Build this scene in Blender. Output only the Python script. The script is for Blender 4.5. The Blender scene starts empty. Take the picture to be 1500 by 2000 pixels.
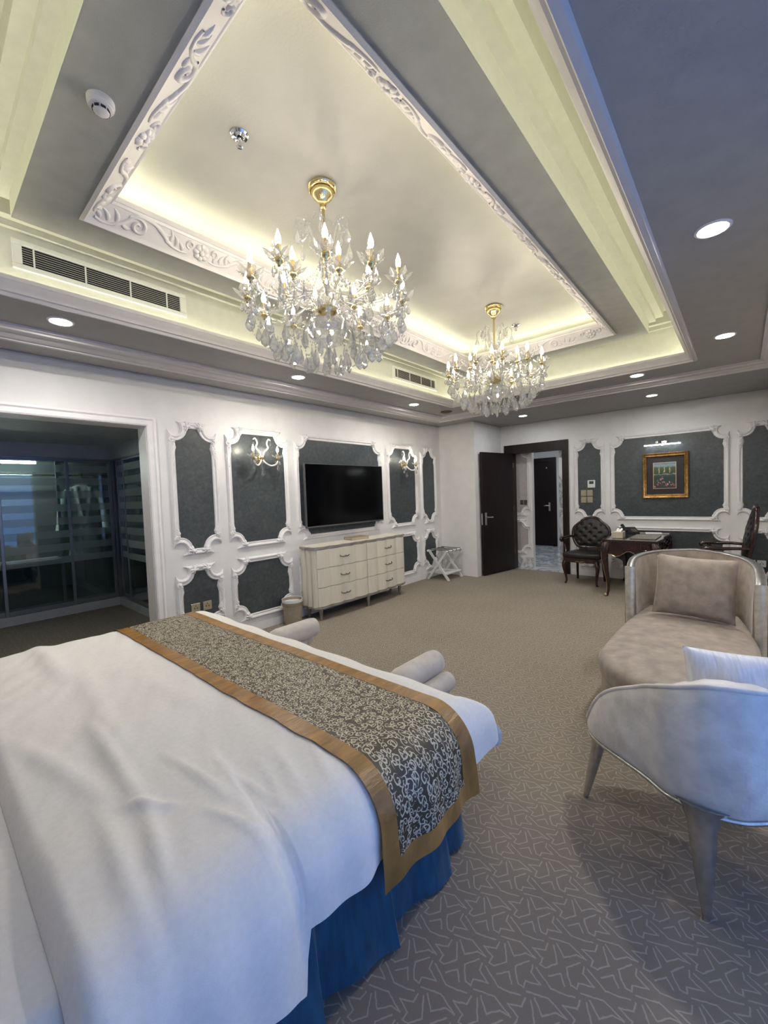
import bpy, bmesh, math, random
from mathutils import Vector, Matrix, noise
PI = math.pi
random.seed(7)
SC = bpy.context.scene
COL = SC.collection

# ------------------------------------------------------------------ camera
def build_camera():
    yaw, pit, rol = 0.717273, -0.043575, -0.036539
    f = Vector((-math.sin(yaw)*math.cos(pit), math.cos(yaw)*math.cos(pit), math.sin(pit)))
    r = Vector((math.cos(yaw), math.sin(yaw), 0)); u = r.cross(f)
    r2 = math.cos(rol)*r + math.sin(rol)*u; u2 = -math.sin(rol)*r + math.cos(rol)*u
    cam = bpy.data.cameras.new('camera')
    cam.sensor_fit = 'VERTICAL'; cam.sensor_height = 36.0; cam.lens = 802.84/2000*36.0
    cam.clip_start = 0.02; cam.clip_end = 200
    o = bpy.data.objects.new('camera', cam); COL.objects.link(o)
    m = Matrix.Identity(4)
    for i in range(3):
        m[i][0], m[i][1], m[i][2] = r2[i], u2[i], -f[i]
    m.translation = Vector((0, 0, 1.5)); o.matrix_world = m
    SC.camera = o
build_camera()

# ------------------------------------------------------------------ world, daylight, exposure
def build_world():
    w = bpy.data.worlds.new('daylight'); SC.world = w; w.use_nodes = True
    nt = w.node_tree; bg = nt.nodes['Background']
    bg.inputs[0].default_value = (0.21, 0.42, 1.0, 1); bg.inputs[1].default_value = WORLD_STRENGTH
WORLD_STRENGTH = 1.3
LED_UP, LED_LOW = 24.0, 16.0
BULB, DOWN, SCONCE, PICLIGHT, HALL = 90.0, 350.0, 110.0, 14.0, 60.0
EXPOSURE = 0.58
build_world()
vs = SC.view_settings
vs.view_transform = 'Standard'; vs.look = 'None'; vs.gamma = 1.0; vs.use_curve_mapping = False; vs.exposure = EXPOSURE
cy = SC.cycles
cy.max_bounces = 6; cy.diffuse_bounces = 4; cy.glossy_bounces = 3; cy.transmission_bounces = 5; cy.transparent_max_bounces = 12
cy.use_adaptive_sampling = True; cy.adaptive_threshold = 0.05; cy.adaptive_min_samples = 16
cy.caustics_reflective = False; cy.caustics_refractive = False
cy.use_denoising = True; cy.sample_clamp_indirect = 4.0; cy.use_light_tree = True
# window portal: the daylight comes from the world through the window opening in the right wall
WIN = (-0.45, 2.35, 0.15, 2.45)      # y0 y1 z0 z1
pl = bpy.data.lights.new('window_portal', 'AREA'); pl.shape = 'RECTANGLE'
pl.size = WIN[3]-WIN[2]; pl.size_y = WIN[1]-WIN[0]; pl.cycles.is_portal = True
po = bpy.data.objects.new('window_portal', pl); COL.objects.link(po)
po.location = (0.80, (WIN[0]+WIN[1])/2, (WIN[2]+WIN[3])/2); po.rotation_euler = (0, math.radians(90), 0)

# ------------------------------------------------------------------ node helpers
class NT:
    def __init__(s, m): s.t = m.node_tree; s.n = s.t.nodes; s.l = s.t.links
    def new(s, typ, ins=None, **kw):
        n = s.n.new(typ)
        for k, v in kw.items(): setattr(n, k, v)
        for k, v in (ins or {}).items():
            if isinstance(v, bpy.types.NodeSocket): s.l.new(v, n.inputs[k])
            else: n.inputs[k].default_value = v
        return n
    def math(s, op, a, b=None, c=None, clamp=False):
        i = {0: a}
        if b is not None: i[1] = b
        if c is not None: i[2] = c
        return s.new('ShaderNodeMath', i, operation=op, use_clamp=clamp).outputs[0]
    def vec(s, op, a, b=None, out=0):
        i = {0: a}
        if b is not None: i[1] = b
        return s.new('ShaderNodeVectorMath', i, operation=op).outputs[out]
    def dot(s, a, b): return s.vec('DOT_PRODUCT', a, b, 1)
    def mix(s, fac, a, b):
        n = s.n.new('ShaderNodeMix'); n.data_type = 'RGBA'
        for k, v in ((0, fac), (6, a), (7, b)):
            if isinstance(v, bpy.types.NodeSocket): s.l.new(v, n.inputs[k])
            else: n.inputs[k].default_value = v
        return n.outputs[2]
    def ramp(s, fac, stops, interp='LINEAR'):
        n = s.n.new('ShaderNodeValToRGB'); n.color_ramp.interpolation = interp
        e = n.color_ramp.elements
        while len(e) > 1: e.remove(e[-1])
        e[0].position, e[0].color = stops[0]
        for p, c in stops[1:]: x = e.new(p); x.color = c
        s.l.new(fac, n.inputs[0]); return n.outputs[0]
def c4(c): return (c[0], c[1], c[2], 1.0)
def base_mat(name):
    m = bpy.data.materials.new(name); m.use_nodes = True
    return m, NT(m), m.node_tree.nodes['Principled BSDF']
MATS = {}
def mat(name, col, rough=0.5, metal=0.0, var=0.06, scale=30.0, bump=0.0, bscale=None, sheen=0.0, coat=0.0, spec=None, col2=None, stretch=None):
    """plain procedural material: noise colour variation and fine relief"""
    m, t, b = base_mat(name)
    co = t.new('ShaderNodeTexCoord').outputs['Object']
    if stretch: co = t.new('ShaderNodeMapping', {'Vector': co, 'Scale': stretch}).outputs[0]
    nz = t.new('ShaderNodeMapRange', {0: t.new('ShaderNodeTexNoise', {'Vector': co, 'Scale': scale, 'Detail': 4.0}).outputs[0], 1: 0.32, 2: 0.68})
    a = c4([max(0, x*(1-var)) for x in col]); bb = c4([min(1, x*(1+var)) for x in col]) if col2 is None else c4(col2)
    t.l.new(t.mix(nz.outputs[0], a, bb), b.inputs['Base Color'])
    b.inputs['Roughness'].default_value = rough; b.inputs['Metallic'].default_value = metal
    if spec is not None: b.inputs['Specular IOR Level'].default_value = spec
    if sheen: b.inputs['Sheen Weight'].default_value = sheen; b.inputs['Sheen Roughness'].default_value = 0.4
    if coat: b.inputs['Coat Weight'].default_value = coat; b.inputs['Coat Roughness'].default_value = 0.08
    if bump:
        n2 = t.new('ShaderNodeTexNoise', {'Vector': co, 'Scale': bscale or scale*4, 'Detail': 3.0})
        bn = t.new('ShaderNodeBump', {'Strength': bump, 'Distance': 0.01, 'Height': n2.outputs[0]})
        t.l.new(bn.outputs[0], b.inputs['Normal'])
    MATS[name] = m; return m
def emit(name, col, strength, bright=None):
    m, t, b = base_mat(name)
    b.inputs['Base Color'].default_value = (0.8, 0.8, 0.8, 1)
    co = t.new('ShaderNodeTexCoord').outputs['Object']
    nz = t.new('ShaderNodeTexNoise', {'Vector': co, 'Scale': 40.0})
    t.l.new(t.mix(nz.outputs[0], c4([x*0.98 for x in col]), c4(col)), b.inputs['Emission Color'])
    b.inputs['Emission Strength'].default_value = strength
    MATS[name] = m; return m

# --- materials
mat('wall_white', (0.78, 0.77, 0.76), 0.55, var=0.03, scale=6, bump=0.15, bscale=220)
mat('trim_white', (0.82, 0.80, 0.80), 0.42, var=0.03, scale=12, bump=0.05, bscale=150)
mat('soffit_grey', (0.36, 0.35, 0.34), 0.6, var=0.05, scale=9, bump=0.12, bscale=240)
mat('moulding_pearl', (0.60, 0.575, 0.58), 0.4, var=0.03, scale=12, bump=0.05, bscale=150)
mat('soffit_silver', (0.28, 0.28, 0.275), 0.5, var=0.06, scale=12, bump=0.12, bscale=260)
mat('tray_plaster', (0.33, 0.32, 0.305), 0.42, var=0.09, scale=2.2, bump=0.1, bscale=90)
mat('fascia_cream', (0.62, 0.62, 0.55), 0.55, var=0.03, scale=20, bump=0.1, bscale=200)
mat('vent_white', (0.78, 0.78, 0.72), 0.4, var=0.02)
mat('dark_void', (0.01, 0.01, 0.012), 0.8, var=0.2)
mat('closet_grey', (0.48, 0.50, 0.54), 0.6, var=0.05, scale=8)
mat('closet_frame', (0.30, 0.31, 0.33), 0.35, metal=0.7, var=0.05)
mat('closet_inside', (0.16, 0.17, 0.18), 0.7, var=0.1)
mat('robe_white', (0.80, 0.82, 0.82), 0.9, var=0.05, scale=60, bump=0.6, bscale=300)
mat('chrome', (0.80, 0.80, 0.82), 0.12, metal=1.0, var=0.02)
mat('steel_handle', (0.62, 0.60, 0.57), 0.28, metal=1.0, var=0.04)
mat('gold', (0.78, 0.62, 0.32), 0.18, metal=1.0, var=0.05)
mat('antique_gold', (0.36, 0.20, 0.075), 0.34, metal=0.9, var=0.35, scale=25)
mat('gilt', (0.62, 0.50, 0.30), 0.3, metal=0.9, var=0.2, scale=60)
mat('dark_door', (0.012, 0.006, 0.006), 0.38, var=0.35, scale=3, stretch=(8, 8, 0.5), coat=0.0, spec=0.3)
mat('mahogany', (0.028, 0.010, 0.009), 0.25, var=0.5, scale=5, stretch=(10, 2, 2), coat=0.4)
mat('black_leather', (0.012, 0.010, 0.010), 0.42, var=0.2, scale=40, bump=0.2, bscale=160)
mat('black_plastic', (0.012, 0.012, 0.014), 0.35, var=0.1)
mat('tv_screen', (0.0015, 0.0015, 0.002), 0.12, var=0.1, spec=0.25)
mat('tv_frame', (0.13, 0.13, 0.14), 0.35, metal=0.6, var=0.05)
mat('dresser_body', (0.72, 0.67, 0.57), 0.38, var=0.035, scale=5, stretch=(6, 6, 1))
mat('dresser_trim', (0.38, 0.35, 0.31), 0.32, metal=0.5, var=0.12, scale=14)
mat('pull_dark', (0.16, 0.14, 0.12), 0.35, metal=0.8, var=0.2)
mat('bin_leather', (0.34, 0.29, 0.22), 0.5, var=0.08, scale=30, bump=0.2)
mat('book_leather', (0.30, 0.23, 0.15), 0.5, var=0.1, scale=30, bump=0.2)
mat('box_beige', (0.50, 0.44, 0.33), 0.5, var=0.06, scale=30)
mat('paper', (0.85, 0.85, 0.83), 0.8, var=0.02)
mat('pad_grey', (0.22, 0.20, 0.17), 0.35, var=0.08, scale=30)
mat('desk_glass', (0.03, 0.028, 0.03), 0.06, var=0.1, spec=0.6)
mat('bed_linen', (0.82, 0.79, 0.75), 0.8, var=0.03, scale=60, bump=0.10, bscale=420, sheen=0.1)
mat('skirt_velvet', (0.008, 0.068, 0.135), 0.7, var=0.25, scale=7, stretch=(6, 6, 1), bump=0.15, bscale=90, sheen=0.35)
mat('curtain_blue', (0.012, 0.055, 0.13), 0.75, var=0.25, scale=8, sheen=0.2)
mat('gold_satin', (0.32, 0.165, 0.045), 0.34, var=0.28, scale=4, stretch=(9, 1.5, 1), bump=0.5, bscale=9)
mat('bench_velvet', (0.55, 0.50, 0.45), 0.75, var=0.08, scale=18, sheen=0.25, bump=0.1)
mat('chaise_velvet', (0.32, 0.265, 0.225), 0.7, var=0.20, scale=13, sheen=0.25, bump=0.12, bscale=70)
mat('armchair_velvet', (0.70, 0.66, 0.62), 0.62, var=0.17, scale=11, sheen=0.3, bump=0.12, bscale=70)
mat('silk_pillow', (0.74, 0.74, 0.76), 0.32, var=0.1, scale=14, stretch=(7, 1, 1), bump=0.55, bscale=7, sheen=0.1)
mat('champagne_metal', (0.62, 0.60, 0.53), 0.3, metal=0.6, var=0.14, scale=30)
mat('pewter', (0.20, 0.195, 0.19), 0.35, metal=0.7, var=0.1)
mat('silver_leg', (0.56, 0.53, 0.49), 0.24, metal=0.85, var=0.12, scale=40)
mat('switch_gold', (0.40, 0.34, 0.25), 0.38, metal=0.3, var=0.05)
mat('thermo_white', (0.72, 0.76, 0.76), 0.35, var=0.02)
mat('lcd_green', (0.04, 0.06, 0.035), 0.3, var=0.1)
mat('rack_white', (0.72, 0.72, 0.72), 0.5, var=0.04, scale=20)
mat('strap_black', (0.012, 0.012, 0.014), 0.7, var=0.1)
mat('mat_board', (0.035, 0.030, 0.034), 0.8, var=0.06)
mat('hall_panel', (0.46, 0.42, 0.42), 0.5, var=0.06, scale=14)
mat('grille_brown', (0.10, 0.075, 0.05), 0.5, var=0.2)
mat('candle_gold', (0.66, 0.50, 0.24), 0.25, metal=0.8, var=0.04)
mat('candle_cream', (0.75, 0.70, 0.55), 0.5, var=0.04)
mat('horn_glass_white', (0.82, 0.80, 0.76), 0.15, var=0.03, coat=0.6)
emit('led_warm', (1.0, 0.96, 0.66), LED_UP)
emit('led_warm_low', (1.0, 0.97, 0.70), LED_LOW)
emit('bulb_glow', (1.0, 0.90, 0.70), BULB)
emit('sconce_glow', (1.0, 0.92, 0.74), SCONCE)
emit('downlight_glow', (1.0, 0.955, 0.88), DOWN)
emit('hall_glow', (0.84, 0.92, 1.0), HALL)
emit('picture_glow', (0.90, 0.97, 1.0), PICLIGHT)
emit('closet_tube', (0.92, 1.0, 0.9), 62.0)
emit('downlight_glow_soft', (0.93, 0.96, 1.0), DOWN*0.40)

def wallpaper_mat():
    m, t, b = base_mat('wallpaper_slate')
    co = t.new('ShaderNodeTexCoord').outputs['Object']
    n1 = t.new('ShaderNodeTexNoise', {'Vector': co, 'Scale': 26.0, 'Detail': 6.0, 'Roughness': 0.7, 'Distortion': 0.6}).outputs[0]
    n2 = t.new('ShaderNodeTexNoise', {'Vector': co, 'Scale': 5.0, 'Detail': 2.0}).outputs[0]
    f = t.math('ADD', t.math('MULTIPLY', n1, 0.75), t.math('MULTIPLY', n2, 0.25))
    t.l.new(t.ramp(f, [(0.34, (0.032, 0.040, 0.047, 1)), (0.52, (0.056, 0.066, 0.074, 1)), (0.68, (0.092, 0.099, 0.100, 1))]), b.inputs['Base Color'])
    b.inputs['Roughness'].default_value = 0.34
    bn = t.new('ShaderNodeBump', {'Strength': 0.35, 'Distance': 0.004, 'Height': n1})
    t.l.new(bn.outputs[0], b.inputs['Normal']); MATS['wallpaper_slate'] = m
wallpaper_mat()
def marble_mat():
    m, t, b = base_mat('marble')
    co = t.new('ShaderNodeTexCoord').outputs['Object']
    n = t.new('ShaderNodeTexNoise', {'Vector': co, 'Scale': 2.2, 'Detail': 8.0, 'Roughness': 0.62, 'Distortion': 1.6}).outputs[0]
    v = t.math('ABSOLUTE', t.math('SUBTRACT', n, 0.5))
    t.l.new(t.ramp(v, [(0.0, (0.30, 0.31, 0.34, 1)), (0.025, (0.52, 0.53, 0.55, 1)), (0.09, (0.76, 0.77, 0.79, 1))]), b.inputs['Base Color'])
    b.inputs['Roughness'].default_value = 0.14; MATS['marble'] = m
marble_mat()
def reflectance(t, f0, p=4.0):
    fc = t.new('ShaderNodeLayerWeight', {0: 0.5}).outputs['Facing']
    return t.math('ADD', t.math('MULTIPLY', t.math('POWER', fc, p), 1-f0), f0)
def crystal_mat(name, tint, refr):
    m, t, b = base_mat(name); t.n.remove(b)
    out = [n for n in t.n if n.type == 'OUTPUT_MATERIAL'][0]
    co = t.new('ShaderNodeTexCoord').outputs['Object']
    nz = t.new('ShaderNodeTexNoise', {'Vector': co, 'Scale': 90.0}).outputs[0]
    colr = t.mix(nz, c4(tint), (1, 1, 1, 1))
    gl = t.new('ShaderNodeBsdfGlass', {'Color': colr, 'Roughness': 0.02, 'IOR': 1.55}).outputs[0]
    tr = t.new('ShaderNodeBsdfTransparent', {'Color': colr}).outputs[0]
    go = t.new('ShaderNodeBsdfGlossy', {'Color': (1, 1, 1, 1), 'Roughness': 0.06}).outputs[0]
    lw = reflectance(t, 0.14, 2.5)
    thin = t.new('ShaderNodeMixShader', {0: lw, 1: tr, 2: go}).outputs[0]
    mx = t.new('ShaderNodeMixShader', {0: refr, 1: thin, 2: gl}).outputs[0]
    df = t.new('ShaderNodeBsdfTranslucent', {'Color': (0.95, 0.95, 0.95, 1)}).outputs[0]; d2_ = t.new('ShaderNodeBsdfDiffuse', {'Color': (0.9, 0.9, 0.9, 1)}).outputs[0]
    mx = t.new('ShaderNodeMixShader', {0: 0.10, 1: mx, 2: t.new('ShaderNodeMixShader', {0: 0.5, 1: df, 2: d2_}).outputs[0]}).outputs[0]
    t.l.new(mx, out.inputs[0]); MATS[name] = m
crystal_mat('crystal', (0.97, 0.97, 0.97), 0.52)
crystal_mat('crystal_arm', (0.97, 0.96, 0.93), 0.35)
def closet_glass():
    m, t, b = base_mat('striped_glass'); t.n.remove(b)
    out = [n for n in t.n if n.type == 'OUTPUT_MATERIAL'][0]
    pos = t.new('ShaderNodeNewGeometry').outputs['Position']
    z = t.new('ShaderNodeSeparateXYZ', {0: pos}).outputs[2]
    ph = t.math('FRACT', t.math('MULTIPLY', z, 1/0.178))
    band = t.math('LESS_THAN', ph, 0.55)
    rng = t.math('MULTIPLY', t.math('GREATER_THAN', z, 0.72), t.math('LESS_THAN', z, 2.06))
    fac = t.math('MULTIPLY', t.math('MULTIPLY', band, rng), 0.34)
    tr = t.new('ShaderNodeBsdfTransparent', {'Color': (0.72, 0.80, 0.80, 1)}).outputs[0]
    go = t.new('ShaderNodeBsdfGlossy', {'Color': (1, 1, 1, 1), 'Roughness': 0.0}).outputs[0]
    fr = reflectance(t, 0.07)
    clear = t.new('ShaderNodeMixShader', {0: fr, 1: tr, 2: go}).outputs[0]
    fro = t.new('ShaderNodeBsdfDiffuse', {'Color': (0.62, 0.70, 0.70, 1)}).outputs[0]
    mx = t.new('ShaderNodeMixShader', {0: fac, 1: clear, 2: fro}).outputs[0]
    t.l.new(mx, out.inputs[0]); MATS['striped_glass'] = m
closet_glass()
def window_glass():
    m, t, b = base_mat('window_glass'); t.n.remove(b)
    out = [n for n in t.n if n.type == 'OUTPUT_MATERIAL'][0]
    tr = t.new('ShaderNodeBsdfTransparent', {'Color': (0.95, 0.97, 0.98, 1)}).outputs[0]
    go = t.new('ShaderNodeBsdfGlossy', {'Roughness': 0.0}).outputs[0]
    fr = reflectance(t, 0.04)
    t.l.new(t.new('ShaderNodeMixShader', {0: fr, 1: tr, 2: go}).outputs[0], out.inputs[0]); MATS['window_glass'] = m
window_glass()
def carpet_mat():
    m, t, b = base_mat('carpet_star')
    pos = t.new('ShaderNodeNewGeometry').outputs['Position']
    o = (-0.427, 1.458)
    p = t.vec('SUBTRACT', pos, (o[0], o[1], 0))
    wob = t.new('ShaderNodeTexNoise', {'Vector': pos, 'Scale': 60.0, 'Detail': 2.0}).outputs['Color']
    p = t.vec('ADD', p, t.vec('MULTIPLY', t.vec('SUBTRACT', wob, (0.5, 0.5, 0.5)), (0.006, 0.006, 0)))
    A, B, Cc = 0.125, 0.0955, 0.191
    la = t.dot(p, (1/A, 0, 0)); lb = t.dot(p, (-0.5/A, 1/Cc, 0))
    L = t.new('ShaderNodeCombineXYZ', {0: la, 1: lb, 2: 0.0}).outputs[0]
    polys = [[(-0.054, 0.028), (-0.054, 0.003), (-0.088, -0.016), (-0.052, -0.027), (-0.053, -0.049), (-0.036, -0.047), (-0.011, -0.012), (-0.038, 0.034)],
             [(-0.032, 0.046), (0.0, 0.018), (0.027, 0.05), (0.055, 0.055), (-0.001, 0.071), (-0.056, 0.048)],
             [(0.042, 0.034), (0.015, -0.006), (0.024, -0.024), (0.04, -0.045), (0.057, -0.044), (0.055, -0.025), (0.094, -0.006), (0.059, 0.009), (0.056, 0.031)],
             [(-0.02, -0.063), (0.005, -0.033), (0.025, -0.058)],
             [(-0.058, -0.065), (-0.003, -0.091), (0.031, -0.081), (0.057, -0.069)]]
    dist = None
    for pl_ in polys:
        for (x1, y1), (x2, y2) in zip(pl_, pl_[1:]):
            mx, my = (x1+x2)/2, (y1+y2)/2; ln = math.hypot(x2-x1, y2-y1); dx, dy = (x2-x1)/ln, (y2-y1)/ln
            ma = mx/A; mb = my/Cc - 0.5*ma
            q = t.new('ShaderNodeVectorMath', {0: t.vec('SUBTRACT', L, (ma, mb, 0)), 1: (0.5, 0.5, 0.5), 2: (-0.5, -0.5, -0.5)}, operation='WRAP').outputs[0]
            par = t.math('SUBTRACT', t.math('ABSOLUTE', t.dot(q, (A*dx+B*dy, Cc*dy, 0))), ln/2)
            per = t.math('ABSOLUTE', t.dot(q, (A*-dy+B*dx, Cc*dx, 0)))
            d = t.math('MAXIMUM', par, per)
            dist = d if dist is None else t.math('MINIMUM', dist, d)
    line = t.new('ShaderNodeMapRange', {0: dist, 1: 0.0012, 2: 0.0030, 3: 1.0, 4: 0.0}).outputs[0]
    big = t.new('ShaderNodeTexNoise', {'Vector': pos, 'Scale': 1.6, 'Detail': 3.0}).outputs[0]
    pile = t.new('ShaderNodeTexNoise', {'Vector': pos, 'Scale': 420.0, 'Detail': 2.0}).outputs[0]
    base = t.mix(big, (0.255, 0.215, 0.172, 1), (0.345, 0.292, 0.235, 1))
    base = t.mix(t.math('MULTIPLY', pile, 0.55), base, (0.16, 0.138, 0.122, 1))
    t.l.new(t.mix(t.math('MULTIPLY', line, 0.55), base, (0.54, 0.48, 0.41, 1)), b.inputs['Base Color'])
    b.inputs['Roughness'].default_value = 0.95
    b.inputs['Specular IOR Level'].default_value = 0.1
    t.l.new(t.new('ShaderNodeBump', {'Strength': 0.5, 'Distance': 0.004, 'Height': pile}).outputs[0], b.inputs['Normal'])
    MATS['carpet_star'] = m
carpet_mat()
def runner_mat():
    """brown brocade with pale curling vines, drawn in the cloth's own UV (metres)"""
    m, t, b = base_mat('brocade')
    uv = t.new('ShaderNodeUVMap').outputs[0]
    nz = t.new('ShaderNodeTexNoise', {'Vector': uv, 'Scale': 40.0, 'Detail': 1.0}).outputs['Color']
    u2 = t.vec('ADD', uv, t.vec('MULTIPLY', t.vec('SUBTRACT', nz, (0.5, 0.5, 0.5)), (0.016, 0.016, 0)))
    fac = None
    for sc_, sgn, off in ((30.0, 1.0, 0.0), (37.0, -1.0, 3.7)):
        p = t.vec('ADD', t.vec('MULTIPLY', u2, (sc_, sc_, 0)), (off, off*1.7, 0))
        v = t.new('ShaderNodeTexVoronoi', {'Vector': p, 'Scale': 1.0, 'Randomness': 0.75}, voronoi_dimensions='2D')
        d = t.vec('SUBTRACT', p, v.outputs['Position'])
        sp = t.new('ShaderNodeSeparateXYZ', {0: d}); th = t.math('ARCTAN2', sp.outputs[1], sp.outputs[0])
        r = t.vec('LENGTH', d, out=1)
        rot = t.math('MULTIPLY', t.new('ShaderNodeSeparateXYZ', {0: v.outputs['Color']}).outputs[0], 1.0)
        ph = t.math('FRACT', t.math('ADD', t.math('ADD', t.math('MULTIPLY', r, 2.3), t.math('MULTIPLY', th, sgn/(2*PI))), rot))
        ln = t.math('LESS_THAN', t.math('ABSOLUTE', t.math('SUBTRACT', ph, 0.5)), 0.14)
        lim = t.math('LESS_THAN', r, 0.50)
        k = t.math('MULTIPLY', ln, lim)
        fac = k if fac is None else t.math('MAXIMUM', fac, k)
    big = t.new('ShaderNodeTexNoise', {'Vector': uv, 'Scale': 300.0}).outputs[0]
    base = t.mix(big, (0.040, 0.029, 0.016, 1), (0.078, 0.058, 0.034, 1))
    t.l.new(t.mix(t.math('MULTIPLY', fac, 0.9), base, (0.64, 0.58, 0.43, 1)), b.inputs['Base Color'])
    b.inputs['Roughness'].default_value = 0.5
    t.l.new(t.new('ShaderNodeBump', {'Strength': 0.3, 'Distance': 0.002, 'Height': fac}).outputs[0], b.inputs['Normal'])
    MATS['brocade'] = m
runner_mat()
def painting_mat():
    """garden picture: sky, columned pergola, pool, pink flowers (generated coordinates, x across, z up)"""
    m, t, b = base_mat('garden_print')
    g = t.new('ShaderNodeTexCoord').outputs['Generated']
    nz = t.new('ShaderNodeTexNoise', {'Vector': g, 'Scale': 9.0, 'Detail': 5.0}).outputs['Color']
    p = t.vec('ADD', g, t.vec('MULTIPLY', t.vec('SUBTRACT', nz, (0.5, 0.5, 0.5)), (0.17, 0, 0.17)))
    s = t.new('ShaderNodeSeparateXYZ', {0: p}); x, z = s.outputs[0], s.outputs[2]
    c = t.ramp(z, [(0.0, (0.05, 0.03, 0.04, 1)), (0.22, (0.03, 0.05, 0.05, 1)), (0.42, (0.015, 0.05, 0.04, 1)), (0.53, (0.05, 0.07, 0.07, 1)), (0.60, (0.03, 0.07, 0.03, 1)), (0.80, (0.07, 0.10, 0.04, 1)), (0.88, (0.26, 0.32, 0.36, 1)), (1.0, (0.12, 0.20, 0.28, 1))])
    colm = t.math('MULTIPLY', t.math('LESS_THAN', t.math('FRACT', t.math('MULTIPLY', x, 4.3)), 0.22), t.math('MULTIPLY', t.math('GREATER_THAN', z, 0.60), t.math('LESS_THAN', z, 0.82)))
    colm = t.math('MULTIPLY', colm, t.math('MULTIPLY', t.math('GREATER_THAN', x, 0.2), t.math('LESS_THAN', x, 0.85)))
    c = t.mix(t.math('MULTIPLY', colm, 0.8), c, (0.50, 0.42, 0.26, 1))
    rim = t.math('LESS_THAN', t.math('ABSOLUTE', t.math('SUBTRACT', z, 0.54)), 0.012)
    c = t.mix(t.math('MULTIPLY', rim, 0.6), c, (0.45, 0.42, 0.34, 1))
    v = t.new('ShaderNodeTexVoronoi', {'Vector': t.vec('MULTIPLY', p, (1, 0, 1.15)), 'Scale': 11.0})
    fl = t.math('MULTIPLY', t.math('LESS_THAN', v.outputs['Distance'], 0.40), t.math('LESS_THAN', t.math('ADD', z, t.math('MULTIPLY', t.math('ABSOLUTE', t.math('SUBTRACT', x, 0.4)), 0.6)), 0.46))
    fc = t.mix(t.new('ShaderNodeSeparateXYZ', {0: v.outputs['Color']}).outputs[0], (0.12, 0.04, 0.06, 1), (0.72, 0.36, 0.38, 1))
    c = t.mix(fl, c, fc)
    t.l.new(c, b.inputs['Base Color']); b.inputs['Roughness'].default_value = 0.35
    MATS['garden_print'] = m
painting_mat()

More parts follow.
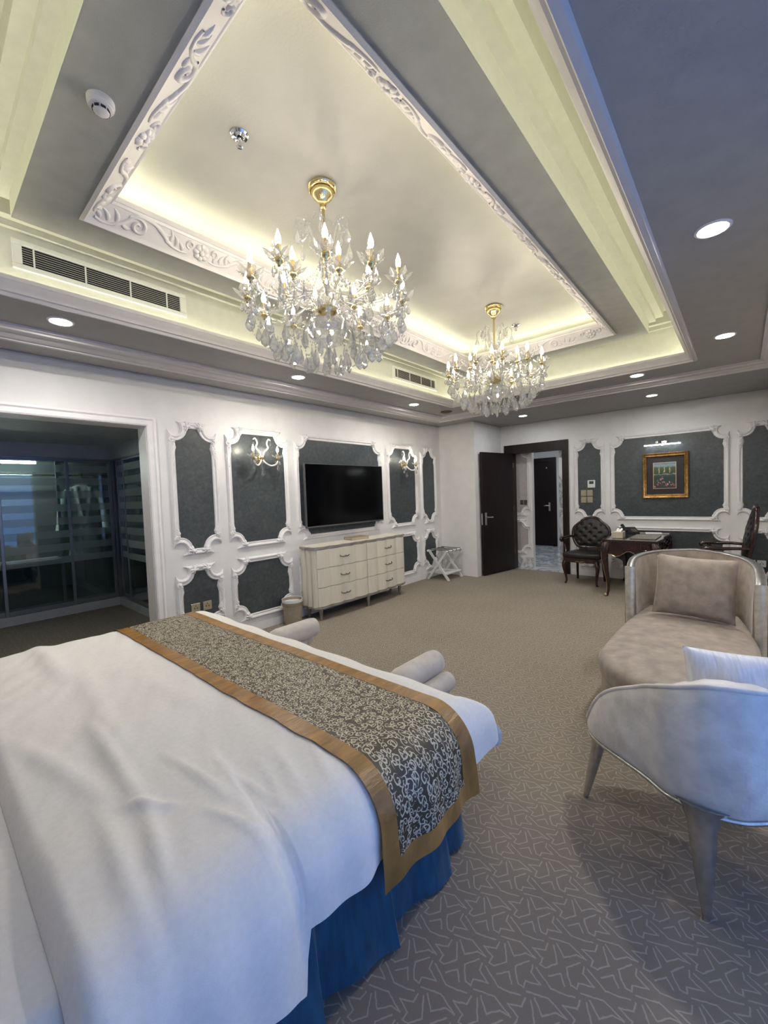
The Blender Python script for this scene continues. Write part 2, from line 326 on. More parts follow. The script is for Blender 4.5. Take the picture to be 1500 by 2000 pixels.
# ------------------------------------------------------------------ mesh builder
class MB:
    def __init__(s): s.v = []; s.f = []; s.uv = None
    def add(s, vs, fs):
        o = len(s.v); s.v += [tuple(v) for v in vs]; s.f += [tuple(i+o for i in f) for f in fs]; return s
    def box(s, x0, x1, y0, y1, z0, z1):
        return s.add([(x0, y0, z0), (x1, y0, z0), (x1, y1, z0), (x0, y1, z0), (x0, y0, z1), (x1, y0, z1), (x1, y1, z1), (x0, y1, z1)],
                     [(0, 3, 2, 1), (4, 5, 6, 7), (0, 1, 5, 4), (1, 2, 6, 5), (2, 3, 7, 6), (3, 0, 4, 7)])
    def bbox(s, x0, x1, y0, y1, z0, z1, b):
        """box with chamfered edges"""
        cx, cy_, cz = (x0+x1)/2, (y0+y1)/2, (z0+z1)/2; hx, hy, hz = abs(x1-x0)/2, abs(y1-y0)/2, abs(z1-z0)/2
        b = min(b, hx*.9, hy*.9, hz*.9); V = []; idx = {}
        for sx in (-1, 1):
            for sy in (-1, 1):
                for sz in (-1, 1):
                    for ax, d in enumerate(((hx, hy-b, hz-b), (hx-b, hy, hz-b), (hx-b, hy-b, hz))):
                        idx[(sx, sy, sz, ax)] = len(V); V.append((cx+sx*d[0], cy_+sy*d[1], cz+sz*d[2]))
        F = []
        for s1 in (-1, 1):
            F.append([idx[(s1, a, c, 0)] for a, c in ((-1, -1), (1, -1), (1, 1), (-1, 1))])
            F.append([idx[(a, s1, c, 1)] for a, c in ((-1, -1), (1, -1), (1, 1), (-1, 1))])
            F.append([idx[(a, c, s1, 2)] for a, c in ((-1, -1), (1, -1), (1, 1), (-1, 1))])
        for a in (-1, 1):
            for c in (-1, 1):
                F.append([idx[(a, c, -1, 0)], idx[(a, c, 1, 0)], idx[(a, c, 1, 1)], idx[(a, c, -1, 1)]])
                F.append([idx[(a, -1, c, 0)], idx[(a, 1, c, 0)], idx[(a, 1, c, 2)], idx[(a, -1, c, 2)]])
                F.append([idx[(-1, a, c, 1)], idx[(1, a, c, 1)], idx[(1, a, c, 2)], idx[(-1, a, c, 2)]])
                for e in (-1, 1): F.append([idx[(a, c, e, k)] for k in (0, 1, 2)])
        return s.add(V, F)
    def tube(s, path, rad, seg=8, closed=False, caps=True, flat=1.0, up=None):
        P = [Vector(p) for p in path]; n = len(P)
        if not hasattr(rad, '__len__'): rad = [rad]*n
        V = []; F = []; prev = None
        for i in range(n):
            if closed: tg = P[(i+1) % n]-P[i-1]
            else: tg = P[min(i+1, n-1)]-P[max(i-1, 0)]
            if tg.length < 1e-9: tg = Vector((0, 0, 1))
            tg.normalize()
            if up is not None: a = Vector(up)-tg*tg.dot(Vector(up))
            elif prev is None: a = tg.orthogonal()
            else: a = prev-tg*prev.dot(tg)
            if a.length < 1e-6: a = tg.orthogonal()
            a.normalize(); prev = a; b = tg.cross(a)
            for k in range(seg):
                th = 2*PI*k/seg; V.append(P[i]+(a*math.cos(th)*flat+b*math.sin(th))*rad[i])
        m = n if closed else n-1
        for i in range(m):
            j = (i+1) % n
            for k in range(seg):
                k2 = (k+1) % seg; F.append((i*seg+k, i*seg+k2, j*seg+k2, j*seg+k))
        if caps and not closed:
            F.append(tuple(range(seg))[::-1]); F.append(tuple((n-1)*seg+k for k in range(seg)))
        return s.add(V, F)
    def lathe(s, prof, seg=16, c=(0, 0, 0), axis='z', scale=(1, 1)):
        V = []; F = []; n = len(prof)
        for r, z in prof:
            for k in range(seg):
                th = 2*PI*k/seg; x, y = r*math.cos(th)*scale[0], r*math.sin(th)*scale[1]
                p = {'z': (x, y, z), 'x': (z, x, y), 'y': (y, z, x)}[axis]
                V.append((p[0]+c[0], p[1]+c[1], p[2]+c[2]))
        for i in range(n-1):
            for k in range(seg):
                k2 = (k+1) % seg; F.append((i*seg+k, i*seg+k2, (i+1)*seg+k2, (i+1)*seg+k))
        if prof[0][0] > 1e-6: F.append(tuple(range(seg))[::-1])
        if prof[-1][0] > 1e-6: F.append(tuple((n-1)*seg+k for k in range(seg)))
        return s.add(V, F)
    def prism(s, poly, z0, z1):
        n = len(poly); V = [(x, y, z0) for x, y in poly]+[(x, y, z1) for x, y in poly]
        F = [tuple(range(n))[::-1], tuple(range(n, 2*n))]+[(i, (i+1) % n, n+(i+1) % n, n+i) for i in range(n)]
        return s.add(V, F)
    def grid(s, nu, nv, fn, closed_u=False):
        V = [fn(i/(nu-1) if not closed_u else i/nu, j/(nv-1)) for j in range(nv) for i in range(nu)]
        F = []
        for j in range(nv-1):
            for i in range(nu if closed_u else nu-1):
                i2 = (i+1) % nu; F.append((j*nu+i, j*nu+i2, (j+1)*nu+i2, (j+1)*nu+i))
        return s.add(V, F)
    def ring(s, rect, prof, closed=True):
        """sweep a profile of (d outward, z) round a rectangle with mitred corners"""
        x0, x1, y0, y1 = rect; n = len(prof); V = []; F = []
        for d, z in prof: V += [(x0-d, y0-d, z), (x1+d, y0-d, z), (x1+d, y1+d, z), (x0-d, y1+d, z)]
        for i in range(n if closed else n-1):
            j = (i+1) % n
            for k in range(4):
                k2 = (k+1) % 4; F.append((i*4+k, i*4+k2, j*4+k2, j*4+k))
        return s.add(V, F)
    def xf(s, M):
        s.v = [tuple(M @ Vector(v)) for v in s.v]; return s
    def mesh(s, name, material, smooth=None):
        me = bpy.data.meshes.new(name); me.from_pydata(s.v, [], s.f); me.validate(); me.update()
        bm = bmesh.new(); bm.from_mesh(me); bmesh.ops.remove_doubles(bm, verts=bm.verts, dist=1e-6)
        bmesh.ops.recalc_face_normals(bm, faces=bm.faces); bm.to_mesh(me); bm.free()
        if smooth:
            for p in me.polygons: p.use_smooth = True
            me.set_sharp_from_angle(angle=math.radians(smooth))
        if material: me.materials.append(MATS[material])
        return me
def obj(name, src, material=None, parent=None, smooth=None, M=None, loc=None, world=False):
    me = src.mesh(name, material, smooth) if isinstance(src, MB) else src
    o = bpy.data.objects.new(name, me); COL.objects.link(o)
    if parent is not None: o.parent = parent
    if M is not None: o.matrix_basis = M
    if loc is not None: o.location = loc
    if world and parent is not None: o.location = -Vector(parent.location)
    return o
def tag(o, label, cat, group=None):
    o['label'] = label; o['category'] = cat
    if group: o['group'] = group
    return o
def thing(name, label, cat, loc=(0, 0, 0), rz=0, group=None):
    o = bpy.data.objects.new(name, None); o.empty_display_size = 0.1; COL.objects.link(o)
    o.location = loc; o.rotation_euler = (0, 0, rz); return tag(o, label, cat, group)
def struct(name, src, material, smooth=None, label=None):
    o = obj(name, src, material, None, smooth); o['kind'] = 'structure'
    if label: o['label'] = label
    return o
def copy_tree(o, parent=None):
    c = o.copy(); COL.objects.link(c); c.parent = parent
    for ch in o.children: copy_tree(ch, c)
    return c
def frame_m(origin, ex, ey, ez):
    m = Matrix.Identity(4)
    for i in range(3): m[i][0], m[i][1], m[i][2] = ex[i], ey[i], ez[i]
    m.translation = Vector(origin); return m
def smoothstep(a, b, x):
    t = min(1, max(0, (x-a)/(b-a))); return t*t*(3-2*t)
def interp(x, xs, ys):
    if x <= xs[0]: return ys[0]
    for i in range(len(xs)-1):
        if x <= xs[i+1]: return ys[i]+(ys[i+1]-ys[i])*(x-xs[i])/(xs[i+1]-xs[i])
    return ys[-1]
def catmull(pts, n=6, closed=False):
    P = [Vector(p) for p in pts]; out = []; m = len(P)
    rng = range(m) if closed else range(m-1)
    for i in rng:
        g = (lambda k: P[k % m]) if closed else (lambda k: P[max(0, min(m-1, k))])
        p0, p1, p2, p3 = g(i-1), g(i), g(i+1), g(i+2)
        for k in range(n):
            t = k/n
            out.append(0.5*((2*p1)+(p2-p0)*t+(2*p0-5*p1+4*p2-p3)*t*t+(3*p1-p0-3*p2+p3)*t**3))
    if not closed: out.append(P[-1])
    return out
# ================================================================== THE SETTING
ZC = 2.69
XL, YB, XR, YN = -4.17, 7.42, 0.75, -0.90
FIN = (-2.383, -1.028, 0.76, 4.354)
def grow(r, d): return (r[0]-d, r[1]+d, r[2]-d, r[3]+d)
LIP = grow(FIN, 0.685)

floor = struct('floor', MB().box(-7.7, 1.0, YN-0.1, 7.47, -0.1, 0.0), 'carpet_star')
hall_floor = struct('floor_hall', MB().box(-6.2, -1.2, 7.47, 11.2, -0.1, 0.0), 'marble')

# --- ceiling
c = MB(); x0, x1, y0, y1 = LIP
for b_ in ((-4.4, x0-.0, YN-.1, 7.6), (x1, 1.0, YN-.1, 7.6), (x0, x1, YN-.1, y0), (x0, x1, y1, 7.6)):
    c.box(b_[0], b_[1], b_[2], b_[3], ZC, ZC+0.03)
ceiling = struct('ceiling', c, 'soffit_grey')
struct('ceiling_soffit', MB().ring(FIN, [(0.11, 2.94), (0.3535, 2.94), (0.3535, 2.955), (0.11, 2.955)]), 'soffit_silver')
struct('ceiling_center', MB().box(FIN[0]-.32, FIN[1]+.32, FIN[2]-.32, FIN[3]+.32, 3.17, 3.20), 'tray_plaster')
struct('trim_1', MB().ring(FIN, [(0.350, 2.9445), (0.3555, 2.9395), (0.3555, 3.05), (0.405, 3.05), (0.405, 3.096), (0.46, 3.096), (0.46, 3.2),
        (0.63, 3.2), (0.63, 3.096), (0.685, 3.096), (0.685, 3.06), (0.715, 3.06), (0.715, 2.72), (0.635, 2.72)], closed=False), 'fascia_cream')
lip_prof = [(.022, 2.692), (.012, 2.672), (-.012, 2.668), (-.02, 2.684), (-.032, 2.688), (-.036, 2.70), (-.05, 2.712), (-.062, 2.735), (-.070, 2.74), (-.070, 2.762), (-.056, 2.762), (-.05, 2.724), (.03, 2.724)]
struct('trim_2', MB().ring(LIP, lip_prof), 'moulding_pearl', 35)
band = [(.125, 2.945), (.128, 2.932), (.112, 2.926), (.104, 2.938), (.096, 2.945), (.018, 3.012), (.012, 3.012), (.006, 3.024), (0, 3.026), (0, 3.052), (.02, 3.052), (.11, 2.965)]
carved = struct('trim_3', MB().ring(FIN, band), 'moulding_pearl', 35, label='carved white plaster frame round the ceiling tray')
struct('trim_5', MB().ring(FIN, [(.0, 3.05), (.30, 3.05), (.30, 3.175)], closed=False), 'fascia_cream')
per = [(0, 2.692), (.004, 2.674), (.028, 2.670), (.036, 2.660), (.07, 2.652), (.085, 2.657), (.10, 2.645), (.135, 2.634), (.15, 2.640), (.158, 2.628), (.186, 2.626), (.192, 2.692)]
struct('trim_4', MB().ring((-3.555, 0.13, -0.42, 5.545), per), 'moulding_pearl', 35)

# --- LED strips lying in the two coves
def led(name, rect, d0, d1, z0, z1, material, label):
    o = obj(name, MB().ring(rect, [(d0, z0), (d1, z0), (d1, z1), (d0, z1)]), material); return tag(o, label, 'light strip')
led('led_strip', FIN, .10, .12, 3.0505, 3.058, 'led_warm', 'warm light strip hidden behind the carved frame of the ceiling tray')
led('led_strip', FIN, .690, .705, 2.7255, 2.733, 'led_warm_low', 'warm light strip hidden behind the stepped lip of the outer tray')

# --- carved scrolls on the tray frame
WS, HS = 1.2, 1.1
def relief(mb, pts, w, h, seg=5):
    """half-round raised ribbon lying on the plane z=0; w, h per point"""
    n = len(pts); V = []; F = []
    for i in range(n):
        p = Vector((pts[i][0], pts[i][1], 0)); a = Vector((pts[min(i+1, n-1)][0], pts[min(i+1, n-1)][1], 0)); b = Vector((pts[max(i-1, 0)][0], pts[max(i-1, 0)][1], 0))
        tg = (a-b); tg = tg.normalized() if tg.length > 1e-9 else Vector((1, 0, 0)); nn = Vector((-tg.y, tg.x, 0))
        for k in range(seg):
            th = PI*k/(seg-1); V.append(p+nn*math.cos(th)*w[i]*WS+Vector((0, 0, math.sin(th)*h[i]*HS-.001)))
    for i in range(n-1):
        for k in range(seg-1): F.append((i*seg+k, i*seg+k+1, (i+1)*seg+k+1, (i+1)*seg+k))
    mb.add(V, F)
def spiral(cx, cy_, r0, r1, a0, turns, n=26, sgn=1):
    return [(cx+(r0+(r1-r0)*i/(n-1))*math.cos(a0+sgn*2*PI*turns*i/(n-1)), cy_+(r0+(r1-r0)*i/(n-1))*math.sin(a0+sgn*2*PI*turns*i/(n-1))) for i in range(n)]
def taper(n, a, b, c_): return [interp(i/(n-1), (0, .5, 1), (a, b, c_)) for i in range(n)]
def scroll_mesh():
    m = MB()
    p = [(-.20, -.035), (-.17, -.045), (-.13, -.04), (-.09, -.015)]+spiral(-.02, -.002, .044, .008, PI*.9, 1.35, 30, -1)
    relief(m, p, taper(len(p), .006, .010, .006), taper(len(p), .007, .013, .008))
    p = [(-.06, .03), (-.01, .048), (.05, .042), (.10, .012), (.14, -.02), (.19, -.035), (.23, -.03)]
    q = [tuple(v)[:2] for v in catmull([(a, b, 0) for a, b in p], 5)]
    relief(m, q, taper(len(q), .005, .010, .004), taper(len(q), .006, .012, .005))
    for (a, b, ang, ln) in ((-.15, -.03, 1.15, .055), (-.115, -.02, .95, .06), (-.18, -.03, 1.5, .05), (.07, .03, -.9, .07), (.11, .005, -1.35, .05), (.13, -.01, .75, .065), (.165, -.02, .95, .055), (.20, -.03, 1.2, .045), (-.085, -.02, -1.0, .04)):
        L = [(a+ln*t*math.cos(ang+.9*t), b+ln*t*math.sin(ang+.9*t)) for t in (0, .2, .4, .6, .8, 1)]
        L = [(x, max(-.056, min(.054, y))) for x, y in L]
        relief(m, L, (.003, .008, .0095, .008, .005, .001), (.004, .009, .011, .009, .006, .002))
    return m.mesh('scroll', 'moulding_pearl', 50)
def rosette_mesh():
    m = MB()
    for k in range(8):
        a = k*PI/4
        L = [(.012*math.cos(a), .012*math.sin(a)), (.024*math.cos(a), .024*math.sin(a)), (.036*math.cos(a), .036*math.sin(a)), (.044*math.cos(a), .044*math.sin(a))]
        relief(m, L, (.006, .0125, .0125, .002), (.008, .014, .011, .003))
    m.lathe([(.015, 0), (.014, .012), (.008, .018), (0, .019)], 12)
    for sg in (-1, 1):
        L = spiral(sg*.062, .018, .022, .006, -PI/2, 1.1, 18, sg)
        relief(m, L, taper(18, .004, .006, .004), taper(18, .005, .010, .006))
    return m.mesh('rosette', 'moulding_pearl', 50)
SCROLL, ROSE = scroll_mesh(), rosette_mesh()
fx0, fx1, fy0, fy1 = FIN
dm = 0.057; zm = 2.978
slope = Vector((0.078, 0.067)).normalized()      # inward, up
sides = [((fx0-dm, None), Vector((0, 1, 0)), Vector((1, 0, 0)), fy0-dm, fy1+dm), ((fx1+dm, None), Vector((0, 1, 0)), Vector((-1, 0, 0)), fy0-dm, fy1+dm),
         ((None, fy0-dm), Vector((1, 0, 0)), Vector((0, 1, 0)), fx0-dm, fx1+dm), ((None, fy1+dm), Vector((1, 0, 0)), Vector((0, -1, 0)), fx0-dm, fx1+dm)]
for (px, py), tdir, inn, a0, a1 in sides:
    ln = a1-a0; nun = max(2, round(ln/0.62)); un = ln/nun
    ey = inn*slope.x+Vector((0, 0, 1))*slope.y; ez = inn*slope.y-Vector((0, 0, 1))*slope.x
    for i in range(nun):
        for k, (fr, me, fl, sc_) in enumerate(((0.32, SCROLL, 1, 1.06), (0.84, ROSE, 1, 1.12))):
            flip = -1 if (i % 2) else 1
            s_ = a0+un*(i+fr)
            if i == nun-1 and me is ROSE: s_ -= 0.02
            org = Vector((px if px is not None else s_, py if py is not None else s_, zm))
            obj('scroll' if me is SCROLL else 'rosette', me, parent=carved, M=frame_m(org, tdir*flip*sc_, ey*sc_, ez*sc_))

# --- walls
GZ = 2.672
def wall_boxes(bs):
    m = MB()
    for b_ in bs: m.box(*b_)
    return m
OPY0, OPY1, OPZ = -0.35, 1.465, 2.21
wl = struct('wall_left', wall_boxes([(-4.37, XL, OPY1, 6.6, 0, GZ), (-4.37, XL, YN-.1, OPY0, 0, GZ), (-4.37, XL, OPY0, OPY1, OPZ, GZ), (-4.37, XL-.015, YN-.1, 6.6, GZ, ZC)]), 'wall_white')
struct('wall_pier', wall_boxes([(-4.37, -3.46, 6.38, 7.60, 0, GZ), (-4.37, -3.475, 6.395, 7.6, GZ, ZC)]), 'wall_white')
DX0, DX1, DZ = -3.25, -2.34, 2.16
wb = struct('wall_back', wall_boxes([(-3.46, DX0-.02, YB, YB+.15, 0, GZ), (DX1+.02, 1.0, YB, YB+.15, 0, GZ), (DX0-.02, DX1+.02, YB, YB+.15, DZ+.02, GZ), (-3.46, 1.0, YB+.015, YB+.15, GZ, ZC)]), 'wall_white')
struct('wall_right', wall_boxes([(XR, XR+.2, YN-.1, WIN[0], 0, ZC), (XR, XR+.2, WIN[1], 7.6, 0, ZC), (XR, XR+.2, WIN[0], WIN[1], 0, WIN[2]), (XR, XR+.2, WIN[0], WIN[1], WIN[3], ZC)]), 'wall_white')
struct('wall_near', wall_boxes([(-7.7, 1.0, YN-.1, YN, 0, ZC)]), 'wall_white')
# window (out of frame, source of the blue daylight)
wf = MB(); y0, y1, z0, z1 = WIN
wf.box(XR+.06, XR+.12, y0, y1, z0, z0+.06); wf.box(XR+.06, XR+.12, y0, y1, z1-.06, z1)
for yy in (y0, (y0+y1)/2-.03, y1-.06): wf.box(XR+.06, XR+.12, yy, yy+.06, z0, z1)
win = struct('window_1', wf, 'trim_white')
for k in range(2):
    ya = y0+.06 if k == 0 else (y0+y1)/2+.03; yb = (y0+y1)/2-.03 if k == 0 else y1-.06
    obj('pane', MB().box(XR+.085, XR+.091, ya, yb, z0+.06, z1-.06), 'window_glass', win)
# baseboards
struct('baseboard_left', MB().box(XL, XL+.012, 1.56, 6.38, 0, .09), 'trim_white')
struct('baseboard_back', MB().box(-2.23, XR, YB-.012, YB, 0, .09), 'trim_white')

# --- casing of the closet opening
cas = [(0.0, 0.0), (0.0, .022), (.012, .028), (.03, .020), (.05, .020), (.062, .030), (.08, .026), (.08, 0)]
def casing(mb, y0, y1, z1, x, prof):
    V = []; F = []
    for d, h in prof: V += [(x+h, y1+d, 0), (x+h, y1+d, z1+d), (x+h, y0-d, z1+d), (x+h, y0-d, 0)]
    n = len(prof)
    for i in range(n-1):
        for k in range(3): F.append((i*4+k, i*4+k+1, (i+1)*4+k+1, (i+1)*4+k))
    mb.add(V, F)
m = MB(); casing(m, OPY0, OPY1, OPZ, XL, cas); m.box(-4.36, XL+.002, OPY1-.004, OPY1+.001, 0, OPZ); m.box(-4.36, XL+.002, OPY0-.001, OPY0+.004, 0, OPZ); m.box(-4.36, XL+.002, OPY0, OPY1, OPZ-.004, OPZ+.001)
struct('trim_6', m, 'trim_white', 30, label='white moulded casing round the closet opening')

# --- wall panels: dark inset, moulded frame, acanthus ornaments
def leaf_relief(length, width, h, lobes):
    m = MB(); nu, nv = 9, 22
    def fn(u, v):
        s = u*2-1; w = width*(math.sin(PI*min(1, (v*.9+.1)))**.6)*(1-.45*v)*(1+.22*abs(math.sin(lobes*PI*v)))
        x = s*w+.006*math.sin(2.2*PI*v); z = h*(1-s*s)*(1+.30*math.cos(3*PI*s+lobes*2*PI*v))*(1-.6*v)+.002
        if abs(s) > .99: z = -.004
        return (x, v*length, z)
    m.grid(nu, nv, fn); return m
def acanthus_long(length):
    m = leaf_relief(length, .026, .020, 5)
    p = spiral(.0, -.005, .022, .004, PI*.2, 1.2, 16)
    m.tube([(a, b, .012) for a, b in p], [.010-.0003*i for i in range(16)], 6)
    m.lathe([(.013, -.002), (.012, .018), (.006, .026), (0, .027)], 8, (0, -.004, 0))
    return m.mesh('acanthus_drop', 'trim_white', 60)
WS, HS = 1.0, 1.0
def clasp():
    m = MB()
    for a, ln in ((PI/2, .050), (PI/2+.75, .042), (PI/2-.75, .042), (-PI/2, .040), (-PI/2+.8, .036), (-PI/2-.8, .036)):
        L = [(ln*t*math.cos(a), ln*t*math.sin(a)) for t in (0, .3, .6, .85, 1)]
        relief(m, L, (.008, .013, .013, .008, .001), (.024, .030, .026, .018, .003))
    m.lathe([(.016, 0), (.015, .024), (.008, .033), (0, .034)], 8)
    return m.mesh('leaf_clasp', 'trim_white', 60)
A_LONG, A_SHORT, CLASP = acanthus_long(.20), acanthus_long(.13), clasp()
FR = [(0, -.002), (0, .010), (.007, .018), (.015, .013), (.026, .015), (.036, .028), (.046, .030), (.054, .020), (.060, .010), (.061, -.002)]
RS = .125
def scooped(u0, u1, v0, v1, d, n=6):
    r = RS-d; pts = []
    cut = math.sqrt(max(1e-6, r*r-d*d)); th = math.asin(min(1, d/r))
    for (cu, cv, a0) in ((u0, v0, 0), (u1, v0, PI/2), (u1, v1, PI), (u0, v1, 3*PI/2)):
        # arc centred on the corner, running from the vertical side to the horizontal side, offset d outward
        st, en = a0+PI/2+th, a0-th
        for k in range(n+1):
            a = st+(en-st)*k/n; pts.append((cu+r*math.cos(a), cv+r*math.sin(a)))
    return pts
def panel(parent, M, u0, u1, v0, v1, leaf_top, leaf_bot, dark='wallpaper_slate'):
    b0 = scooped(u0, u1, v0, v1, 0.0)
    pm = MB(); n = len(b0); pm.add([(a, b, .004) for a, b in b0]+[(a, b, -.004) for a, b in b0], [tuple(range(n))]+[(i, (i+1) % n, n+(i+1) % n, n+i) for i in range(n)])
    obj('wallpaper_panel', pm, dark, parent, M=M)
    m = MB(); V = []; F = []; rows = [scooped(u0, u1, v0, v1, d) for d, h in FR]
    for (d, h), row in zip(FR, rows): V += [(a, b, h) for a, b in row]
    for i in range(len(FR)-1):
        for k in range(n): k2 = (k+1) % n; F.append((i*n+k, i*n+k2, (i+1)*n+k2, (i+1)*n+k))
    fr = obj('panel_moulding', m.add(V, F), 'trim_white', parent, 40, M=M)
    for cu, cv, su, sv in ((u0, v0, 1, 1), (u1, v0, -1, 1), (u1, v1, -1, -1), (u0, v1, 1, -1)):
        top = sv < 0; me = leaf_top if top else leaf_bot
        if me: obj('acanthus_drop', me, parent=fr, M=frame_m((cu-su*.030, cv+sv*.118, .008), (su*1.45, 0, 0), (0, sv*1.25, 0), (0, 0, 1.35)))
        ang = .75*su*sv
        obj('leaf_clasp', CLASP, parent=fr, M=frame_m((cu+su*.115, cv-sv*.018, .006), Vector((math.cos(ang), math.sin(ang), 0))*1.3, Vector((-math.sin(ang), math.cos(ang), 0))*1.3, (0, 0, 1.25)))
    return fr
ML = frame_m((XL, 0, 0), (0, 1, 0), (0, 0, 1), (1, 0, 0))
MBk = frame_m((0, YB, 0), (1, 0, 0), (0, 0, 1), (0, -1, 0))
for a, b in ((1.71, 2.075), (2.29, 2.97), (3.19, 4.68), (4.93, 5.60), (5.82, 6.17)):
    panel(wl, ML, a, b, 1.02, 2.22, A_LONG, A_SHORT); panel(wl, ML, a, b, .21, .79, A_LONG, A_SHORT)
for a, b in ((-2.09, -1.74), (-1.54, -.19), (.01, .36)):
    panel(wb, MBk, a, b, 1.01, 2.22, A_LONG, A_SHORT); panel(wb, MBk, a, b, .21, .79, A_LONG, A_SHORT)

# --- entrance door in the back wall: frame (structure) with open leaf
m = MB()
m.box(-3.39, DX0+.01, YB-.03, YB+.16, 0, 2.32); m.box(DX1-.0, -2.24, YB-.03, YB+.16, 0, 2.32); m.box(DX0, DX1, YB-.03, YB+.16, DZ, 2.32)
struct('trim_7', m, 'dark_door', label='dark brown door frame')
d1 = bpy.data.objects.new('door_1', None); COL.objects.link(d1); d1['kind'] = 'structure'
hx, hy = DX0+.03, YB-.035; ang = math.atan2(6.48-hy, -3.395-hx)
d1.location = (hx, hy, 0); d1.rotation_euler = (0, 0, ang)
lw = .90
obj('door_leaf', MB().bbox(0, lw, -.045, 0.0, .012, 2.165, .003), 'dark_door', d1)
def lever(parent, x, y, z, sy, dirx):
    h = obj('door_handle', MB().bbox(x-.022, x+.022, y, y+sy*.008, z-.11, z+.11, .003), 'steel_handle', parent)
    t = MB().tube([(x, y+sy*.006, z+.03), (x, y+sy*.045, z+.03), (x+dirx*.02, y+sy*.055, z+.03), (x+dirx*.13, y+sy*.055, z+.025)], [.010, .010, .010, .008], 8)
    obj('lever', t, 'steel_handle', h, 40); obj('key_cylinder', MB().lathe([(.010, 0), (.010, .012), (0, .013)], 10, (x, y+(0 if sy > 0 else -.012), z-.05), 'y'), 'steel_handle', h)
lever(d1, lw-.075, 0.0, 1.0, 1, -1); lever(d1, lw-.075, -.045, 1.0, -1, -1)
obj('latch_plate', MB().box(lw-.001, lw+.002, -.036, -.010, .90, 1.10), 'steel_handle', d1)
for zz in (.3, 1.1, 1.9): obj('hinge', MB().lathe([(.008, 0), (.008, .09)], 8, (-.006, .004, zz)), 'pull_dark', d1)

# --- hallway seen through the door
hw = struct('wall_hall', wall_boxes([(-6.2, -2.97, 7.66, 7.76, 0, 2.6), (-2.455, -1.2, 7.66, 7.76, 0, 2.6), (-2.97, -2.455, 7.66, 7.76, 2.30, 2.6), (-6.2, -4.52, 10.80, 10.9, 0, 2.6), (-3.56, -1.2, 10.80, 10.9, 0, 2.6), (-4.52, -3.56, 10.80, 10.9, 2.28, 2.6), (-4.52, -3.56, 10.835, 10.9, 0, 2.28),
       (-6.2, -6.1, 7.66, 10.9, 0, 2.6), (-1.3, -1.2, 7.5, 10.8, 0, 2.6), (-3.56, -3.3, YB+.15, 7.66, 0, 2.6)]), 'wall_white')
struct('ceiling_hall', MB().box(-6.3, -1.2, 7.57, 11.0, 2.6, 2.69), 'wall_white')
MH = frame_m((0, 7.66, 0), (1, 0, 0), (0, 0, 1), (0, -1, 0))
panel(hw, MH, -3.52, -3.06, 1.05, 2.20, A_LONG, A_SHORT, 'hall_panel'); panel(hw, MH, -3.52, -3.06, .32, .86, None, None, 'hall_panel')
obj('marble_skirting', MB().bbox(-3.56, -2.965, 7.63, 7.662, 0, .20, .006), 'marble', hw)
obj('marble_jamb', MB().bbox(-2.46, -2.33, 7.572, 7.665, 0, 2.25, .006), 'marble', hw)
for k in range(2): obj('switch_plate', MB().bbox(-3.20+.07*k, -3.14+.07*k, 7.644, 7.652, 1.20, 1.29, .003), 'pull_dark', hw)
d2 = struct('door_2', MB().box(-4.52, -4.42, 10.76, 10.82, 0, 2.28).box(-3.66, -3.56, 10.76, 10.82, 0, 2.28).box(-4.42, -3.66, 10.76, 10.82, 2.18, 2.28), 'dark_door')
obj('door_leaf', MB().bbox(-4.42, -3.66, 10.785, 10.825, .01, 2.18, .003), 'dark_door', d2)
lever(d2, -3.74, 10.785, 1.02, -1, -1)
obj('door_viewer', MB().lathe([(.018, -.012), (.018, 0), (0, 0)], 12, (-3.80, 10.785, 2.02), 'y'), 'steel_handle', d2)
hl = thing('hall_downlight', 'round ceiling light in the marble hallway beyond the open door', 'ceiling light', (-3.7, 9.4, 2.6))
obj('lens', MB().lathe([(.12, -.011), (.12, .0)], 20), 'hall_glow', hl); obj('rim', MB().lathe([(.12, -.008), (.14, -.008), (.145, 0), (.12, 0), (.12, -.008)], 20), 'trim_white', hl, 40)
hl2 = thing('hall_downlight', 'round ceiling light just inside the marble portal beyond the door', 'ceiling light', (-2.7, 8.3, 2.6))
obj('lens', MB().lathe([(.08, -.011), (.08, .0)], 20), 'hall_glow', hl2); obj('rim', MB().lathe([(.08, -.008), (.095, -.008), (.1, 0), (.08, 0), (.08, -.008)], 20), 'trim_white', hl2, 40)

# --- walk-in closet beyond the opening
CX, CY = -6.98, 1.96
struct('wall_closet', wall_boxes([(-7.7, -7.6, YN, 2.6, 0, ZC), (-7.7, -4.37, 2.55, 2.65, 0, ZC), (CX-.02, CX, YN, CY, 2.14, 2.36), (CX, -4.37, CY, CY+.02, 2.14, 2.36), (-7.6, -7.2, -.2, .68, .10, .12), (-7.6, -7.15, -.9, 1.36, .74, .765)]), 'closet_grey')
struct('ceiling_closet', MB().box(-7.7, -4.37, YN, 2.6, 2.34, 2.40).box(-5.7, -4.37, YN, 2.6, 2.30, 2.345), 'closet_grey')
struct('baseboard_closet', MB().box(CX-.04, CX, YN, CY, 0, .115).box(CX, -4.37, CY, CY+.04, 0, .115), 'closet_grey')
struct('trim_8', MB().box(CX-.08, CX+.012, YN, CY, 2.128, 2.15).box(CX, -4.37, CY-.012, CY+.08, 2.128, 2.15).box(CX-.06, CX-.0, CY-.0, CY+.06, .115, 2.14), 'closet_frame')
struct('wall_closet_inside', MB().box(-7.6, -7.59, YN, 2.55, .1, 2.34).box(-7.6, -4.37, 2.54, 2.55, .1, 2.34), 'closet_inside')
